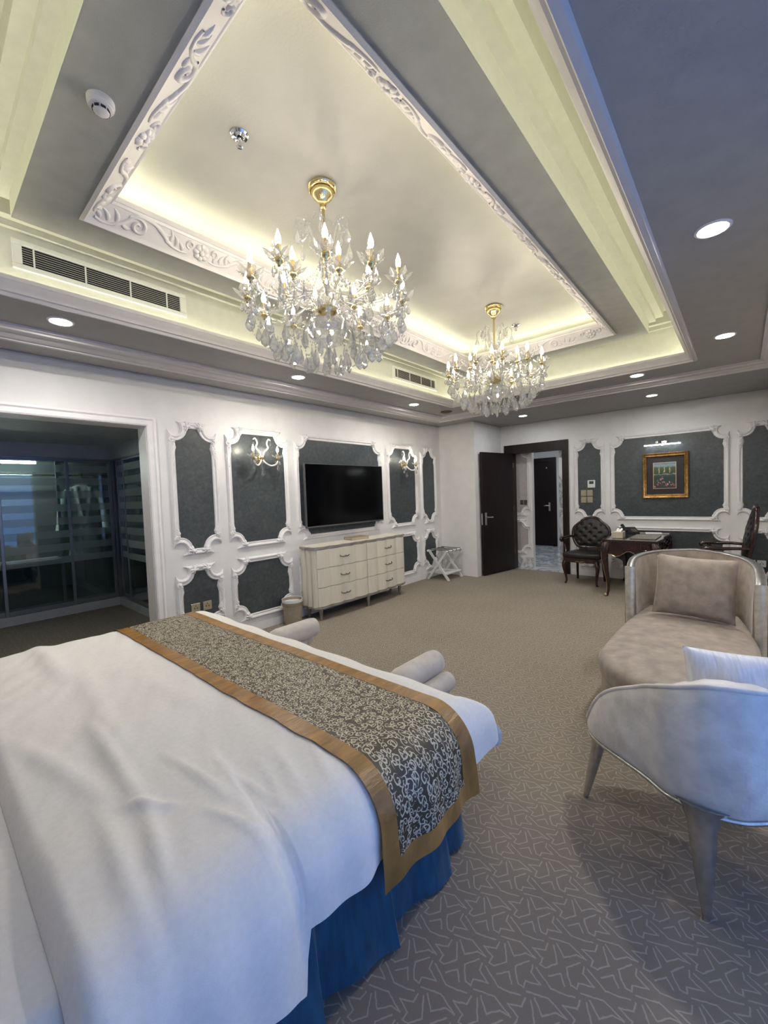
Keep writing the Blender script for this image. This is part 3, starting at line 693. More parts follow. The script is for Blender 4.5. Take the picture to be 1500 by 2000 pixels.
def glass_door(axis, a0, a1, pos, label):
    if axis == 'y':
        R = lambda p0, p1, z0, z1, t0, t1: (pos+t0, pos+t1, p0, p1, z0, z1); base = (pos, (a0+a1)/2, .115)
    else:
        R = lambda p0, p1, z0, z1, t0, t1: (p0, p1, pos+t0, pos+t1, z0, z1); base = ((a0+a1)/2, pos, .115)
    t = thing('sliding_glass_door', label, 'sliding door', base, 0, 'glass doors of the closet')
    for p0, p1 in ((a0, a0+.035), (a1-.035, a1)): obj('stile', MB().bbox(*R(p0, p1, .118, 2.128, -.012, .012), .003), 'closet_frame', t, world=True)
    obj('bottom_rail', MB().bbox(*R(a0+.035, a1-.035, .118, .178, -.012, .012), .003), 'closet_frame', t, world=True)
    obj('top_rail', MB().bbox(*R(a0+.035, a1-.035, 2.10, 2.128, -.012, .012), .003), 'closet_frame', t, world=True)
    obj('pane', MB().box(*R(a0+.03, a1-.03, .17, 2.11, -.003, .003)), 'striped_glass', t, world=True)
glass_door('y', .70, 1.44, CX-.012, 'wide striped glass closet door left of the bathrobe')
glass_door('y', 1.30, 1.95, CX-.044, 'striped glass closet door in front of the bathrobe')
glass_door('y', -.05, .74, CX-.044, 'striped glass closet door at the left edge of the photo')
glass_door('x', -6.55, -5.75, CY+.012, 'striped glass door on the closet side wall next to the inner corner')
glass_door('x', -5.85, -5.05, CY+.044, 'striped glass door on the closet side wall nearest the white casing')
glass_door('x', -6.93, -6.48, CY+.044, 'narrow striped glass door in the closet inner corner')
# rail, tube light, robe
tag(obj('clothes_rail', MB().tube([(-7.3, -.8, 1.93), (-7.3, 2.5, 1.93)], .014, 10), 'chrome', smooth=40), 'chrome clothes rail inside the closet above the bathrobe', 'rail')
ct = thing('closet_tube_light', 'long tube light under the closet ceiling behind striped glass', 'tube light', (-7.15, .50, 2.085))
obj('tube', MB().tube([(.035, -.62, 0), (.035, .62, 0)], .014, 10), 'closet_tube', ct); obj('housing', MB().box(-.03, .05, -.64, .64, .016, .255), 'closet_frame', ct)
rb = thing('bathrobe', 'white bathrobe hanging behind the striped closet glass', 'bathrobe', (-7.3, 1.66, .72))
def robe_body(u, v):
    a = u*2*PI; z = 1.09*(1-v); w = interp(v, (0, .04, .12, .45, .52, .8, 1), (.05, .13, .20, .145, .14, .19, .215)); d = interp(v, (0, .1, .5, 1), (.03, .075, .07, .10))
    k = 1+.06*math.sin(7*a+3*v)*v
    return (d*math.sin(a)*k, w*math.cos(a)*k, z)
obj('robe_body', MB().grid(36, 26, robe_body, True), 'robe_white', rb, 60)
for s_ in (-1, 1): obj('sleeve', MB().tube([(0, s_*.13, 1.02), (.01, s_*.21, .92), (.03, s_*.25, .72), (.05, s_*.275, .50), (.05, s_*.28, .42)], [.06, .075, .078, .085, .092], 12, flat=.8), 'robe_white', rb, 60)
obj('belt', MB().grid(36, 3, lambda u, v: (.082*math.sin(u*2*PI), .156*math.cos(u*2*PI), .575-.07*v), True), 'robe_white', rb, 60)
obj('hanger', MB().tube(catmull([(0, -.17, 1.03), (0, -.03, 1.105), (0, 0, 1.15), (0.024, 0, 1.19), (.022, 0, 1.225), (0, 0, 1.238), (-.02, 0, 1.222)], 4), .005, 6), 'mahogany', rb)
obj('collar', MB().tube([(.07, -.02, .62), (.078, -.06, .85), (.05, -.075, 1.03), (-.02, 0, 1.075), (.05, .075, 1.03), (.078, .06, .85), (.07, .02, .62)], [.02, .03, .03, .028, .03, .03, .02], 8, flat=.5), 'robe_white', rb, 60)
# ================================================================== CEILING FIXTURES
def downlight(x, y, label):
    t = thing('downlight', label, 'downlight', (x, y, ZC), 0, 'recessed downlights')
    obj('trim_ring', DL_RING, parent=t); obj('lens', DL_LENS if y < 6 else DL_SOFT, parent=t)
DL_RING = MB().lathe([(.056, -.002), (.060, -.006), (.070, -.005), (.074, 0.0005), (.056, .0005), (.056, -.002)], 28).mesh('trim_ring', 'trim_white', 40)
DL_LENS = MB().lathe([(.0565, -.0035), (.0565, 0.0005)], 28).mesh('lens', 'downlight_glow')
DL_SOFT = MB().lathe([(.0565, -.0035), (.0565, 0.0005)], 28).mesh('lens', 'downlight_glow_soft')
for x, y, lb in ((-3.32, .70, 'lit round downlight in the soffit beside the long air vent, above the closet opening'),
                 (-3.32, 2.587, 'lit round downlight above the wall left of the television, under the nearer chandelier'),
                 (-3.33, 4.51, 'lit round downlight above the wall right of the television, below the shorter air vent'),
                 (-2.69, 6.61, 'lit round downlight in front of the open entrance door'),
                 (-.913, 6.59, 'lit round downlight closest to the framed garden picture'),
                 (-.864, 5.26, 'lit round downlight between the two mouldings above the far chaise and desk'),
                 (-.105, 4.43, 'smaller of the two lit downlights in the dark soffit at the right edge'),
                 (-.105, 2.547, 'largest lit downlight, nearest the camera in the dark right soffit'),
                 (-1.71, -.50, 'added unseen downlight above the head of the bed, brightening the bed')):  # last entry is an added, unseen downlight that makes the bed brighter
    downlight(x, y, lb)
t = thing('ceiling_grille', 'small brown oval grille in the ceiling corner above the luggage rack', 'grille', (-3.32, 5.3, ZC))
obj('plate', MB().lathe([(.085, 0), (.085, -.006), (.07, -.010), (0, -.010)], 24), 'grille_brown', t, 40)
for r_ in (.03, .055): obj('ring', MB().lathe([(r_, -.010), (r_, -.014), (r_+.010, -.014), (r_+.010, -.010)], 24), 'antique_gold', t, 40)

def air_vent(y0, y1, z0, z1, label):
    xw = FIN[0]-.715; t = thing('air_vent', label, 'air vent', (xw, (y0+y1)/2, z0), 0)
    m = MB(); b = .032
    for q in ((y0, y1, z0, z0+b), (y0, y1, z1-b, z1), (y0, y0+b+.012, z0+b, z1-b), (y1-b-.012, y1, z0+b, z1-b)): m.bbox(xw-.001, xw+.012, *q, .003)
    obj('frame', m, 'vent_white', t, world=True)
    obj('backing', MB().box(xw-.0005, xw+.002, y0+b, y1-b, z0+b, z1-b), 'dark_void', t, world=True)
    n = 8; h = (z1-z0-2*b)/n
    sl = MB().add([(xw+.003, y0+b+.01, 0), (xw+.011, y0+b+.01, -h*.32), (xw+.011, y1-b-.01, -h*.32), (xw+.003, y1-b-.01, 0), (xw+.003, y0+b+.01, h*.13), (xw+.011, y0+b+.01, -h*.16), (xw+.011, y1-b-.01, -h*.16), (xw+.003, y1-b-.01, h*.13)],
                  [(0, 1, 2, 3), (4, 5, 6, 7), (0, 1, 5, 4), (2, 3, 7, 6), (1, 2, 6, 5)]).mesh('slat', 'vent_white')
    for i in range(1, n):
        o = obj('slat', sl, parent=t); o.location = -Vector(t.location)+Vector((0, 0, z0+b+h*i))
    for fr in (.10, .36, .62, .86): obj('mullion', MB().box(xw+.002, xw+.010, y0+(y1-y0)*fr-.004, y0+(y1-y0)*fr+.004, z0+b, z1-b), 'vent_white', t, world=True)
air_vent(.45, 1.41, 2.850, 3.017, 'long white slatted air vent left of the nearer chandelier')
air_vent(3.79, 4.71, 2.850, 3.010, 'white slatted air vent between the two chandeliers')

t = thing('smoke_detector', 'round white smoke detector on the near grey soffit', 'smoke detector', (-1.73, .525, 2.94)); t.scale = (.84, .84, .9)
obj('base', MB().lathe([(.052, 0), (.052, -.012), (.050, -.022), (.046, -.024)], 28), 'moulding_pearl', t, 40)
obj('dome', MB().lathe([(.046, -.024), (.044, -.030), (.032, -.033), (.030, -.044), (.026, -.047), (0, -.048)], 28), 'moulding_pearl', t, 40)
for k in range(8):
    a = k*PI/4; obj('slot', MB().box(-.009, .009, .0300, .0325, -.043, -.034).xf(Matrix.Rotation(a, 4, 'Z')), 'dark_void', t)
def sprinkler(x, y, label):
    t = thing('sprinkler', label, 'sprinkler', (x, y, 3.17))
    obj('flange', MB().lathe([(.042, 0), (.042, -.004), (.034, -.012), (.026, -.008), (.016, -.014), (.014, -.006)], 24), 'chrome', t, 40)
    obj('head', MB().lathe([(.010, -.006), (.010, -.024), (.007, -.026), (.005, -.050), (.014, -.052), (.014, -.056), (0, -.057)], 12), 'chrome', t, 40)
sprinkler(-1.74, 1.083, 'chrome fire sprinkler on the tray ceiling before the nearer chandelier')
sprinkler(-1.74, 4.14, 'small dark fire sprinkler behind the farther chandelier')

# ------------------------------------------------------------------ chandeliers
def drop_mesh(s, name='crystal_drop'):
    m = MB(); m.lathe([(.0, .0), (.005*s, -.004*s), (.010*s, -.016*s), (.021*s, -.046*s), (.019*s, -.060*s), (.008*s, -.073*s), (0, -.078*s)], 6, scale=(1, .55))
    m.lathe([(0, .014*s), (.006*s, .008*s), (0, .001*s)], 6)
    return m.mesh(name, 'crystal')
DROP_L, DROP_M, DROP_S = drop_mesh(1.25), drop_mesh(.95), drop_mesh(.62)
BULB_ME = MB().lathe([(.007, 0), (.012, .010), (.0135, .022), (.011, .038), (.006, .052), (.0025, .064), (0, .070)], 8).mesh('bulb', 'bulb_glow', 60)
SBULB_ME = MB().lathe([(.007, 0), (.012, .010), (.0135, .022), (.011, .038), (.006, .052), (.0025, .064), (0, .070)], 8).mesh('bulb', 'sconce_glow', 60)
def petal_mesh():
    m = MB(); V = [(.012, 0, .0), (.032, .022, .010), (.056, .020, .024), (.074, 0, .040), (.056, -.020, .024), (.032, -.022, .010), (.040, 0, .024), (.042, 0, .004)]
    F = [(0, 1, 6), (1, 2, 6), (2, 3, 6), (3, 4, 6), (4, 5, 6), (5, 0, 6), (1, 0, 7), (2, 1, 7), (3, 2, 7), (4, 3, 7), (5, 4, 7), (0, 5, 7)]
    return m.add(V, F).mesh('petal', 'crystal')
PETAL = petal_mesh()
CUP_ME = MB().lathe([(.0, -.030), (.008, -.028), (.010, -.018), (.018, -.012), (.022, -.004), (.020, .004), (.012, .006), (.011, .010), (0, .010)], 14).mesh('drip_cup', 'gold', 50)
CANDLE_ME = MB().lathe([(.0105, .008), (.0105, .066), (.008, .068), (0, .068)], 12).mesh('candle_sleeve', 'candle_gold', 50)
def bead_string(pts, r, n):
    m = MB(); P = catmull(pts, 8); L = [0]
    for a, b in zip(P, P[1:]): L.append(L[-1]+(b-a).length)
    for i in range(n+1):
        s_ = L[-1]*i/n; k = max(j for j in range(len(L)) if L[j] <= s_+1e-9); k = min(k, len(P)-2)
        p = P[k].lerp(P[k+1], (s_-L[k])/max(1e-9, L[k+1]-L[k]))
        m.add([p+Vector(v)*r for v in ((1, 0, 0), (-1, 0, 0), (0, 1, 0), (0, -1, 0), (0, 0, 1.25), (0, 0, -1.25))], [(0, 2, 4), (2, 1, 4), (1, 3, 4), (3, 0, 4), (2, 0, 5), (1, 2, 5), (3, 1, 5), (0, 3, 5)])
    return m
def chandelier(loc, rz, label):
    t = thing('chandelier', label, 'chandelier', loc, rz, 'crystal chandeliers in the ceiling tray')
    obj('canopy', MB().lathe([(.0, 0), (.072, 0), (.076, -.012), (.070, -.022), (.060, -.026), (.062, -.040), (.052, -.060), (.030, -.080), (.022, -.092), (.020, -.104), (0, -.106)], 28), 'gold', t, 40)
    obj('bead_rim', MB().tube([(.068*math.cos(a*PI/16), .068*math.sin(a*PI/16), -.026) for a in range(32)], [.005 if a % 2 else .0035 for a in range(32)], 6, closed=True), 'gold', t, 60)
    obj('stem', MB().lathe([(0, -.10), (.014, -.102), (.016, -.116), (.009, -.122), (.0085, -.33), (.014, -.335), (.010, -.35), (.008, -.62), (0, -.62)], 14), 'gold', t, 40)
    obj('upper_bowl', MB().lathe([(.014, -.40), (.030, -.385), (.048, -.36), (.058, -.335), (.054, -.333), (.044, -.355), (.026, -.378), (.012, -.39)], 14), 'crystal_arm', t)
    obj('glass_baluster', MB().lathe([(.012, -.40), (.020, -.42), (.012, -.44), (.028, -.465), (.030, -.485), (.016, -.505), (.012, -.52), (.040, -.55), (.058, -.585), (.055, -.61), (.030, -.64), (.014, -.655)], 14), 'crystal_arm', t)
    obj('gold_collar', MB().lathe([(.013, -.395), (.020, -.40), (.016, -.412), (.013, -.412)], 14), 'gold', t, 40); obj('gold_collar', MB().lathe([(.013, -.505), (.022, -.512), (.013, -.522)], 14), 'gold', t, 40)
    obj('arm_plate', MB().lathe([(.012, -.64), (.05, -.645), (.056, -.66), (.05, -.675), (.03, -.69), (0, -.70)], 18), 'gold', t, 40)
    obj('lower_bowl', MB().lathe([(.02, -.69), (.085, -.72), (.115, -.765), (.10, -.80), (.05, -.845), (.02, -.86), (0, -.865)], 12), 'crystal', t)
    obj('bottom_finial', MB().lathe([(0, -.86), (.012, -.865), (.028, -.90), (.030, -.925), (.016, -.950), (0, -.962)], 10), 'crystal', t)
    # horns of the crown
    horn = MB().tube(catmull([(.02, 0, -.385), (.05, 0, -.33), (.075, 0, -.26), (.10, 0, -.215), (.135, 0, -.205), (.155, 0, -.235), (.15, 0, -.26)], 4), [.008-.00015*i for i in range(25)], 7).mesh('horn', 'crystal_arm', 60)
    hs = bead_string([(.10, 0, -.21), (.12, .03, -.26), (.11, .065, -.27), (.085, .085, -.21)], .0045, 14).mesh('bead_string', 'crystal')
    for k in range(6):
        R = Matrix.Rotation(k*PI/3, 4, 'Z'); h = obj('horn', horn, parent=t, M=R)
        obj('crystal_drop', DROP_M, parent=h, loc=(.152, 0, -.275)); obj('crystal_drop', DROP_S, parent=h, loc=(.10, 0, -.235)); obj('bead_string', hs, parent=h)
    # candle arms
    def arms(n, R, zc, a0, sag):
        path = catmull([(.045, 0, -.66), (.09, 0, -.60 if R > .3 else -.62), (R*.45, 0, -.64), (R*.70, 0, zc-sag), (R*.90, 0, zc-sag*.75), (R, 0, zc-.025)], 5)
        arm = MB().tube(path, .0085, 7).mesh('candle_arm', 'crystal_arm', 60)
        sp = 2*PI/n; c1, s1 = math.cos(sp), math.sin(sp)
        sw = bead_string([(R, 0, zc-.03), (R*math.cos(sp*.3)*.96, R*math.sin(sp*.3)*.96, zc-.10), (R*math.cos(sp*.7)*.96, R*math.sin(sp*.7)*.96, zc-.10), (R*c1, R*s1, zc-.03)], .0048, 12 if R > .3 else 9).mesh('bead_string', 'crystal')
        up = bead_string([(.03, 0, -.42), (R*.4, 0, -.56), (R*.75, 0, zc-.05), (R-.02, 0, zc-.01)], .0045, 18).mesh('bead_string', 'crystal')
        dn = bead_string([(R, 0, zc-.06), (R*.93, 0, zc-.20), (R*.66, 0, zc-.29), (R*.30, 0, -.875)], .0050, 22).mesh('bead_string', 'crystal')
        for k in range(n):
            a = obj('candle_arm', arm, parent=t, M=Matrix.Rotation(a0+k*sp, 4, 'Z'))
            obj('drip_cup', CUP_ME, parent=a, loc=(R, 0, zc)); obj('candle_sleeve', CANDLE_ME, parent=a, loc=(R, 0, zc)); obj('bulb', BULB_ME, parent=a, loc=(R, 0, zc+.066))
            for j in range(6): obj('petal', PETAL, parent=a, M=Matrix.Translation((R, 0, zc)) @ Matrix.Rotation(j*PI/3+.3, 4, 'Z'))
            for j in range(5):
                b = j*2*PI/5; obj('crystal_drop', DROP_S, parent=a, loc=(R+.030*math.cos(b), .030*math.sin(b), zc-.03-.012*(j % 2)))
            obj('bead_string', sw, parent=a); obj('bead_string', up, parent=a)
            obj('crystal_drop', DROP_L, parent=a, loc=(R*.98, 0, zc-.085))
            if R > .3:
                obj('bead_string', dn, parent=a)
                obj('crystal_drop', DROP_L, parent=a, loc=(R*.80, 0, zc-.165)); obj('crystal_drop', DROP_M, parent=a, M=Matrix.Rotation(sp*.5, 4, 'Z') @ Matrix.Translation((R*.95, 0, zc-.12)))
                obj('crystal_drop', DROP_L, parent=a, M=Matrix.Rotation(sp*.5, 4, 'Z') @ Matrix.Translation((R*.70, 0, zc-.22)))
                obj('crystal_drop', DROP_L, parent=a, loc=(R*.56, 0, zc-.245))
            else:
                obj('crystal_drop', DROP_L, parent=a, M=Matrix.Rotation(sp*.5, 4, 'Z') @ Matrix.Translation((R*.75, 0, -.865))); obj('crystal_drop', DROP_L, parent=a, loc=(R*.42, 0, -.89))
    arms(12, .42, -.595, .12, .075)
    arms(6, .235, -.555, .40, .05)
    return t
chandelier((-1.71, 1.55, 3.17), .2, 'large crystal chandelier with lit candle bulbs, the nearer of the two')
chandelier((-1.71, 3.58, 3.17), .47, 'crystal chandelier with lit candle bulbs, the farther, smaller looking of the two')

# ------------------------------------------------------------------ wall sconces
def sconce(y, z, label):
    t = thing('wall_sconce', label, 'wall light', (XL+.004, y, z), 0, 'crystal wall sconces')
    obj('back_plate', MB().lathe([(.0, .0), (.045, .0), (.048, .012), (.036, .022), (.015, .03), (0, .032)], 20, axis='x', scale=(1, 1.3)), 'gold', t, 40)
    obj('stem', MB().tube([(.02, 0, -.01), (.07, 0, -.02), (.085, 0, 0)], .010, 8).lathe([(.010, -.03), (.022, -.01), (.022, .02), (.010, .04)], 12, (.085, 0, 0)), 'gold', t, 40)
    for s_ in (-1, 1):
        p = catmull([(.085, 0, .0), (.10, s_*.03, -.05), (.13, s_*.08, -.085), (.16, s_*.13, -.075), (.165, s_*.155, -.035)], 5)
        a = obj('arm', MB().tube(p, .0095, 8), 'horn_glass_white', t, 60)
        c_ = (.165, s_*.155, .0)
        obj('drip_cup', CUP_ME, parent=a, loc=c_); obj('candle_sleeve', CANDLE_ME, parent=a, loc=c_); obj('bulb', SBULB_ME, parent=a, loc=(c_[0], c_[1], .066))
        for j in range(6): obj('petal', PETAL, parent=a, M=Matrix.Translation(c_) @ Matrix.Rotation(j*PI/3+.3, 4, 'Z'))
        for j in range(4): obj('crystal_drop', DROP_S, parent=a, loc=(c_[0]+.03*math.cos(j*PI/2), c_[1]+.03*math.sin(j*PI/2), -.035))
        obj('crystal_drop', DROP_M, parent=a, loc=(c_[0], c_[1], -.075))
        p = catmull([(.085, s_*.01, .02), (.09, s_*.03, .07), (.095, s_*.075, .115), (.10, s_*.06, .165), (.10, s_*.085, .215), (.10, s_*.11, .20)], 5)
        h = obj('horn', MB().tube(p, [.012-.0002*i for i in range(len(p))], 8), 'horn_glass_white', t, 60)
        obj('crystal_drop', DROP_S, parent=h, loc=(.10, s_*.11, .185))
    obj('crystal_drop', DROP_L, parent=t, loc=(.09, 0, -.11))
    obj('finial', MB().lathe([(0, -.02), (.014, -.03), (.018, -.05), (.008, -.075), (0, -.085)], 10, (.085, 0, 0)), 'crystal', t)
sconce(2.62, 1.955, 'lit two-candle crystal wall sconce left of the television')
sconce(5.265, 1.955, 'lit two-candle crystal wall sconce right of the television')
# ================================================================== FURNITURE
def cushion(poly, z0, z1, r, n=5, dome=0.0, cen=None):
    """soft slab: polygon with rolled edges"""
    m = MB(); N = len(poly)
    cx = sum(p[0] for p in poly)/N if cen is None else cen[0]; cyy = sum(p[1] for p in poly)/N if cen is None else cen[1]
    def inset(d):
        out = []
        for i in range(N):
            a, b, c_ = Vector(poly[i-1]), Vector(poly[i]), Vector(poly[(i+1) % N]); t = (c_-a).normalized(); nn = Vector((-t.y, t.x)); out.append((b.x+nn.x*d, b.y+nn.y*d))
        return out
    area = sum(poly[i][0]*poly[(i+1) % N][1]-poly[(i+1) % N][0]*poly[i][1] for i in range(N)); P = poly if area > 0 else poly[::-1]; poly = P
    rows = []
    h = (z1-z0)/2; rr = min(r, h)
    for k in range(n+1):
        a = -PI/2+PI/2*k/n; rows.append((rr*(1-math.cos(a)), z0+rr+rr*math.sin(a)))
    for k in range(n+1):
        a = PI/2*k/n; rows.append((rr*(1-math.cos(a)), z1-rr+rr*math.sin(a)))
    V = []; F = []
    for d, z in rows: V += [(x, y, z) for x, y in inset(d)]
    for i in range(len(rows)-1):
        for k in range(N): k2 = (k+1) % N; F.append((i*N+k, i*N+k2, (i+1)*N+k2, (i+1)*N+k))
    last = (len(rows)-1)*N; ins = inset(rr)
    for f in (.7, .35):
        o = len(V); V += [(cx+(x-cx)*f, cyy+(y-cyy)*f, z1+dome*(1-f*f)) for x, y in ins]
        for k in range(N): k2 = (k+1) % N; F.append((last+k, last+k2, o+k2, o+k))
        last = o
    o = len(V); V.append((cx, cyy, z1+dome)); F += [(last+k, last+(k+1) % N, o) for k in range(N)]
    F.append(tuple(range(N))[::-1])
    return m.add(V, F)
def pillow(w, h, t, wr=.006, n=25):
    m = MB(); seed = random.random()*50
    def side(sg):
        def fn(u, v):
            a, b = u*2-1, v*2-1
            th = (max(0, 1-abs(a)**2.6)*max(0, 1-abs(b)**2.6))**.55
            px = a*(w/2)*(1-.05*(1-b*b)*abs(a)); pz = b*(h/2)*(1-.06*(1-a*a)*abs(b))
            y = sg*(t/2*th+wr*th*noise.noise(Vector((a*3+seed, b*3, sg*2))))
            return (px, y, pz)
        return fn
    m.grid(n, n, side(-1)); m.grid(n, n, side(1)); return m
def rrect(x0, x1, y0, y1, r, n=6):
    P = []
    for cx, cy2, a0 in ((x1-r, y0+r, -PI/2), (x1-r, y1-r, 0), (x0+r, y1-r, PI/2), (x0+r, y0+r, PI)):
        P += [(cx+r*math.cos(a0+PI/2*k/n), cy2+r*math.sin(a0+PI/2*k/n)) for k in range(n+1)]
    return P
# ------------------------------------------------------------------ bed
BED = (-3.25, -1.0, -0.62, 1.45)      # edge lines where the cover starts to bend: x left, x right, y head, y foot
ZT = .578; RB = .13
def bend(d):
    """outward, drop for an arc-length d past the edge"""
    if d <= 0: return 0.0, 0.0
    if d < RB*PI/2: a = d/RB; return RB*math.sin(a), RB*(1-math.cos(a))
    e = d-RB*PI/2; return RB+e*.06, RB+e
def drape(s, t, off):
    """cloth point: s across (x, unrolled), t along (y, unrolled), off = lift off the mattress"""
    x, y, z = s, t, ZT
    ox = oy = 0; dz = 0
    if s > BED[1]: ox, dz1 = bend(s-BED[1]); x = BED[1]+ox; dz = max(dz, dz1)
    if s < BED[0]: ox, dz1 = bend(BED[0]-s); x = BED[0]-ox; dz = max(dz, dz1)
    if t > BED[3]: oy, dz2 = bend(t-BED[3]); y = BED[3]+oy; dz = max(dz, dz2)
    n = Vector((ox/RB if s > BED[1] else (-ox/RB if s < BED[0] else 0), oy/RB if t > BED[3] else 0, max(0.0, 1-dz/RB))); n = n.normalized() if n.length > 1e-6 else Vector((0, 0, 1))
    return Vector((x, y, z-dz))+n*off, n
bed = thing('bed', 'king bed in the foreground with white mattress cover and blue velvet skirt', 'bed', (-2.1, .4, 0))
obj('bed_base', MB().bbox(-3.12, -1.02, -.62, 1.40, .02, .33, .02), 'skirt_velvet', bed, world=True)
obj('mattress', cushion(rrect(-3.25, -.94, -.62, 1.46, .09), .33, ZT-.006, .06), 'bed_linen', bed, 50, world=True)
obj('headboard', cushion([(-3.3, -.74), (-.9, -.74), (-.9, -.63), (-3.3, -.63)], .0, 1.35, .04), 'chaise_velvet', bed, 50, world=True)
def skirt_path(n):
    P = []
    for i in range(n):
        f = i/(n-1)*5.6
        if f < 2.02: P.append((-.945, -.60+f, 1, 0, f))
        elif f < 2.10: a = (f-2.02)/.08*PI/2; P.append((-.985+.04*math.cos(a), 1.42+.04*math.sin(a), math.cos(a), math.sin(a), f))
        else: P.append((-.985-(f-2.10)*.65, 1.46, 0, 1, f))
    return P
SKP = skirt_path(420)
def skirt(u, v):
    x, y, nx, ny, f = SKP[min(419, int(round(u*419)))]
    z = .42*(1-v)+.012*v
    ph = (f*3.1+.02*math.sin(f*9)) % 1.0
    w = (ph/.88 if ph < .88 else (1-ph)/.12)           # overlapping box pleats: slow rise, quick return
    o = .003+v*.030+(.018+.055*v)*w+.008*v*math.sin(f*31+2*v)
    return (x+nx*o, y+ny*o, z+(.012*math.sin(f*6.2) if v > .9 else 0)*v+.012)
obj('bed_skirt', MB().grid(420, 14, skirt), 'skirt_velvet', bed, 60, world=True)
# duvet
def hang_right(t): return .268+(.135*math.exp(-max(0, .60-t)/.13)+.02)*(1-smoothstep(.585, .615, t))+.010*math.sin(t*9)
def wr(s, t):
    p = Vector((s*1.0-t*.55, s*.55+t, 0))
    a = noise.noise(Vector((p.x*1.5+7, p.y*4.2, 1.3)))*.012+noise.noise(Vector((p.x*4.5, p.y*13.0+3, 5.1)))*.005+noise.noise(Vector((s*14, t*14, 2.2)))*.0012
    # long creases running from the head edge towards the right side
    for (x0, y0, x1, y1, w, h) in ((-1.98, .42, -1.24, .385, .026, .020), (-1.30, .39, -.93, .32, .022, .018), (-1.34, .35, -1.20, .45, .016, .014), (-1.34, .62, -1.0, .645, .014, .010), (-3.4, .46, -2.5, .46, .05, .028), (-2.06, .21, -1.40, .335, .035, .016),
            (-1.38, .30, -.80, .25, .024, .016), (-1.52, .53, -1.12, .555, .016, .012), (-1.13, .49, -.9, .555, .014, .010), (-2.8, .56, -1.55, .43, .045, .014), (-1.25, .80, -.93, .70, .013, .007), (-1.18, .90, -.92, .78, .012, .006), (-1.22, .72, -.95, .64, .012, .007), (-2.5, .70, -1.6, .78, .05, .008)):
        dx, dy = x1-x0, y1-y0; L2 = dx*dx+dy*dy; k = ((s-x0)*dx+(t-y0)*dy)/L2; kk = max(0, min(1, k)); d = math.hypot(s-x0-kk*dx, t-y0-kk*dy)
        a += h*math.exp(-(d/w)**2)*(math.sin(PI*(.08+.84*kk)))
    return a*(.25+.75*smoothstep(-.1, .6, 1.5-t)) if t > .9 else a
def duvet_pt(u, v):
    t = .13+(1.47+.30-.13)*v
    s1 = BED[1]+hang_right(t); s0 = BED[0]-.30
    # denser samples near both hanging edges
    s = s0+(s1-s0)*u
    line = interp(s, (-1.40, -1.10, -.91, -.70, -.5), (.66, .60, .555, .575, .60))
    fold = smoothstep(-1.55, -1.05, s)*(1-smoothstep(line-.018, line+.010, t))
    off = .012+wr(s, t)*(1 if s < BED[1] else .6)+.026*fold
    e = t-.13
    off += .030*math.sqrt(max(0, 1-(1-min(1, e/.05))**2)) if e < .05 else .030
    if t > BED[3]: off += .012*math.sin(s*14)*min(1, (t-BED[3])/.2)
    if s > BED[1]: off += .010*math.sin(t*17+1)*min(1, (s-BED[1])/.25)+.006*math.sin(t*41)*min(1, (s-BED[1])/.25)
    if e < .03: off = -.004+(off+.004)*math.sqrt(e/.03)
    p, n = drape(s, t, off)
    if s > BED[1]+.05 and t > BED[3]-.1: # the foot corner kicks out over the bench
        k = min(1, (s-BED[1])/.3)*min(1, max(0, t-BED[3]+.1)/.35); p += Vector((.03*k, .05*k, .05*k))
    return p
dv = MB().grid(190, 130, duvet_pt)
duvet = tag(obj('duvet', dv, 'bed_linen', smooth=80), 'rumpled white duvet spread over the king bed', 'duvet')
# runner
RY0, RY1 = .885, 1.415
def runner_parts():
    nu, nv = 260, 46; s0, s1 = BED[0]-.36, BED[1]+.365
    V = []; UV = []
    for j in range(nv):
        for i in range(nu):
            s = s0+(s1-s0)*i/(nu-1); f = j/(nv-1); t = RY0+(RY1-RY0)*f
            hang = max(0, s-BED[1]); t2 = t+hang*.04*(1 if f > .5 else -1)*abs(f-.5)*2
            off = .012+.030+.007+wr(s, t)*(1 if s < BED[1] else .6)
            if s > BED[1]: off += (.010*math.sin(t*17+1)+.006*math.sin(t*41))*min(1, hang/.25)+.014*min(1, hang/.3)
            p, n = drape(s, t2, off); V.append(p); UV.append((s, t))
    A, B = MB(), MB(); fa, fb = [], []
    for j in range(nv-1):
        for i in range(nu-1):
            s = s0+(s1-s0)*(i+.5)/(nu-1); t = RY0+(RY1-RY0)*(j+.5)/(nv-1)
            e = min(t-RY0, RY1-t, s-s0, s1-s); q = (j*nu+i, j*nu+i+1, (j+1)*nu+i+1, (j+1)*nu+i)
            (fb if e < .068 else fa).append(q)
    out = []
    for fs, mt, nm in ((fa, 'brocade', 'bed_runner'), (fb, 'gold_satin', 'satin_border')):
        me = bpy.data.meshes.new(nm); used = sorted({i for f in fs for i in f}); mp = {k: i for i, k in enumerate(used)}
        lift = 0.0 if mt == 'brocade' else 0.0012
        me.from_pydata([tuple(V[k]+Vector((lift*.7, 0, lift))) for k in used], [], [tuple(mp[k] for k in f) for f in fs]); me.update()
        uvl = me.uv_layers.new(name='UVMap')
        for lp in me.loops: uvl.data[lp.index].uv = UV[used[lp.vertex_index]]
        for p in me.polygons: p.use_smooth = True
        me.materials.append(MATS[mt]); out.append(me)
    return out
r1, r2 = runner_parts()
rn = tag(obj('bed_runner', r1), 'brown brocade bed runner with curling vines and gold satin border', 'bed runner')
obj('satin_border', r2, parent=rn)

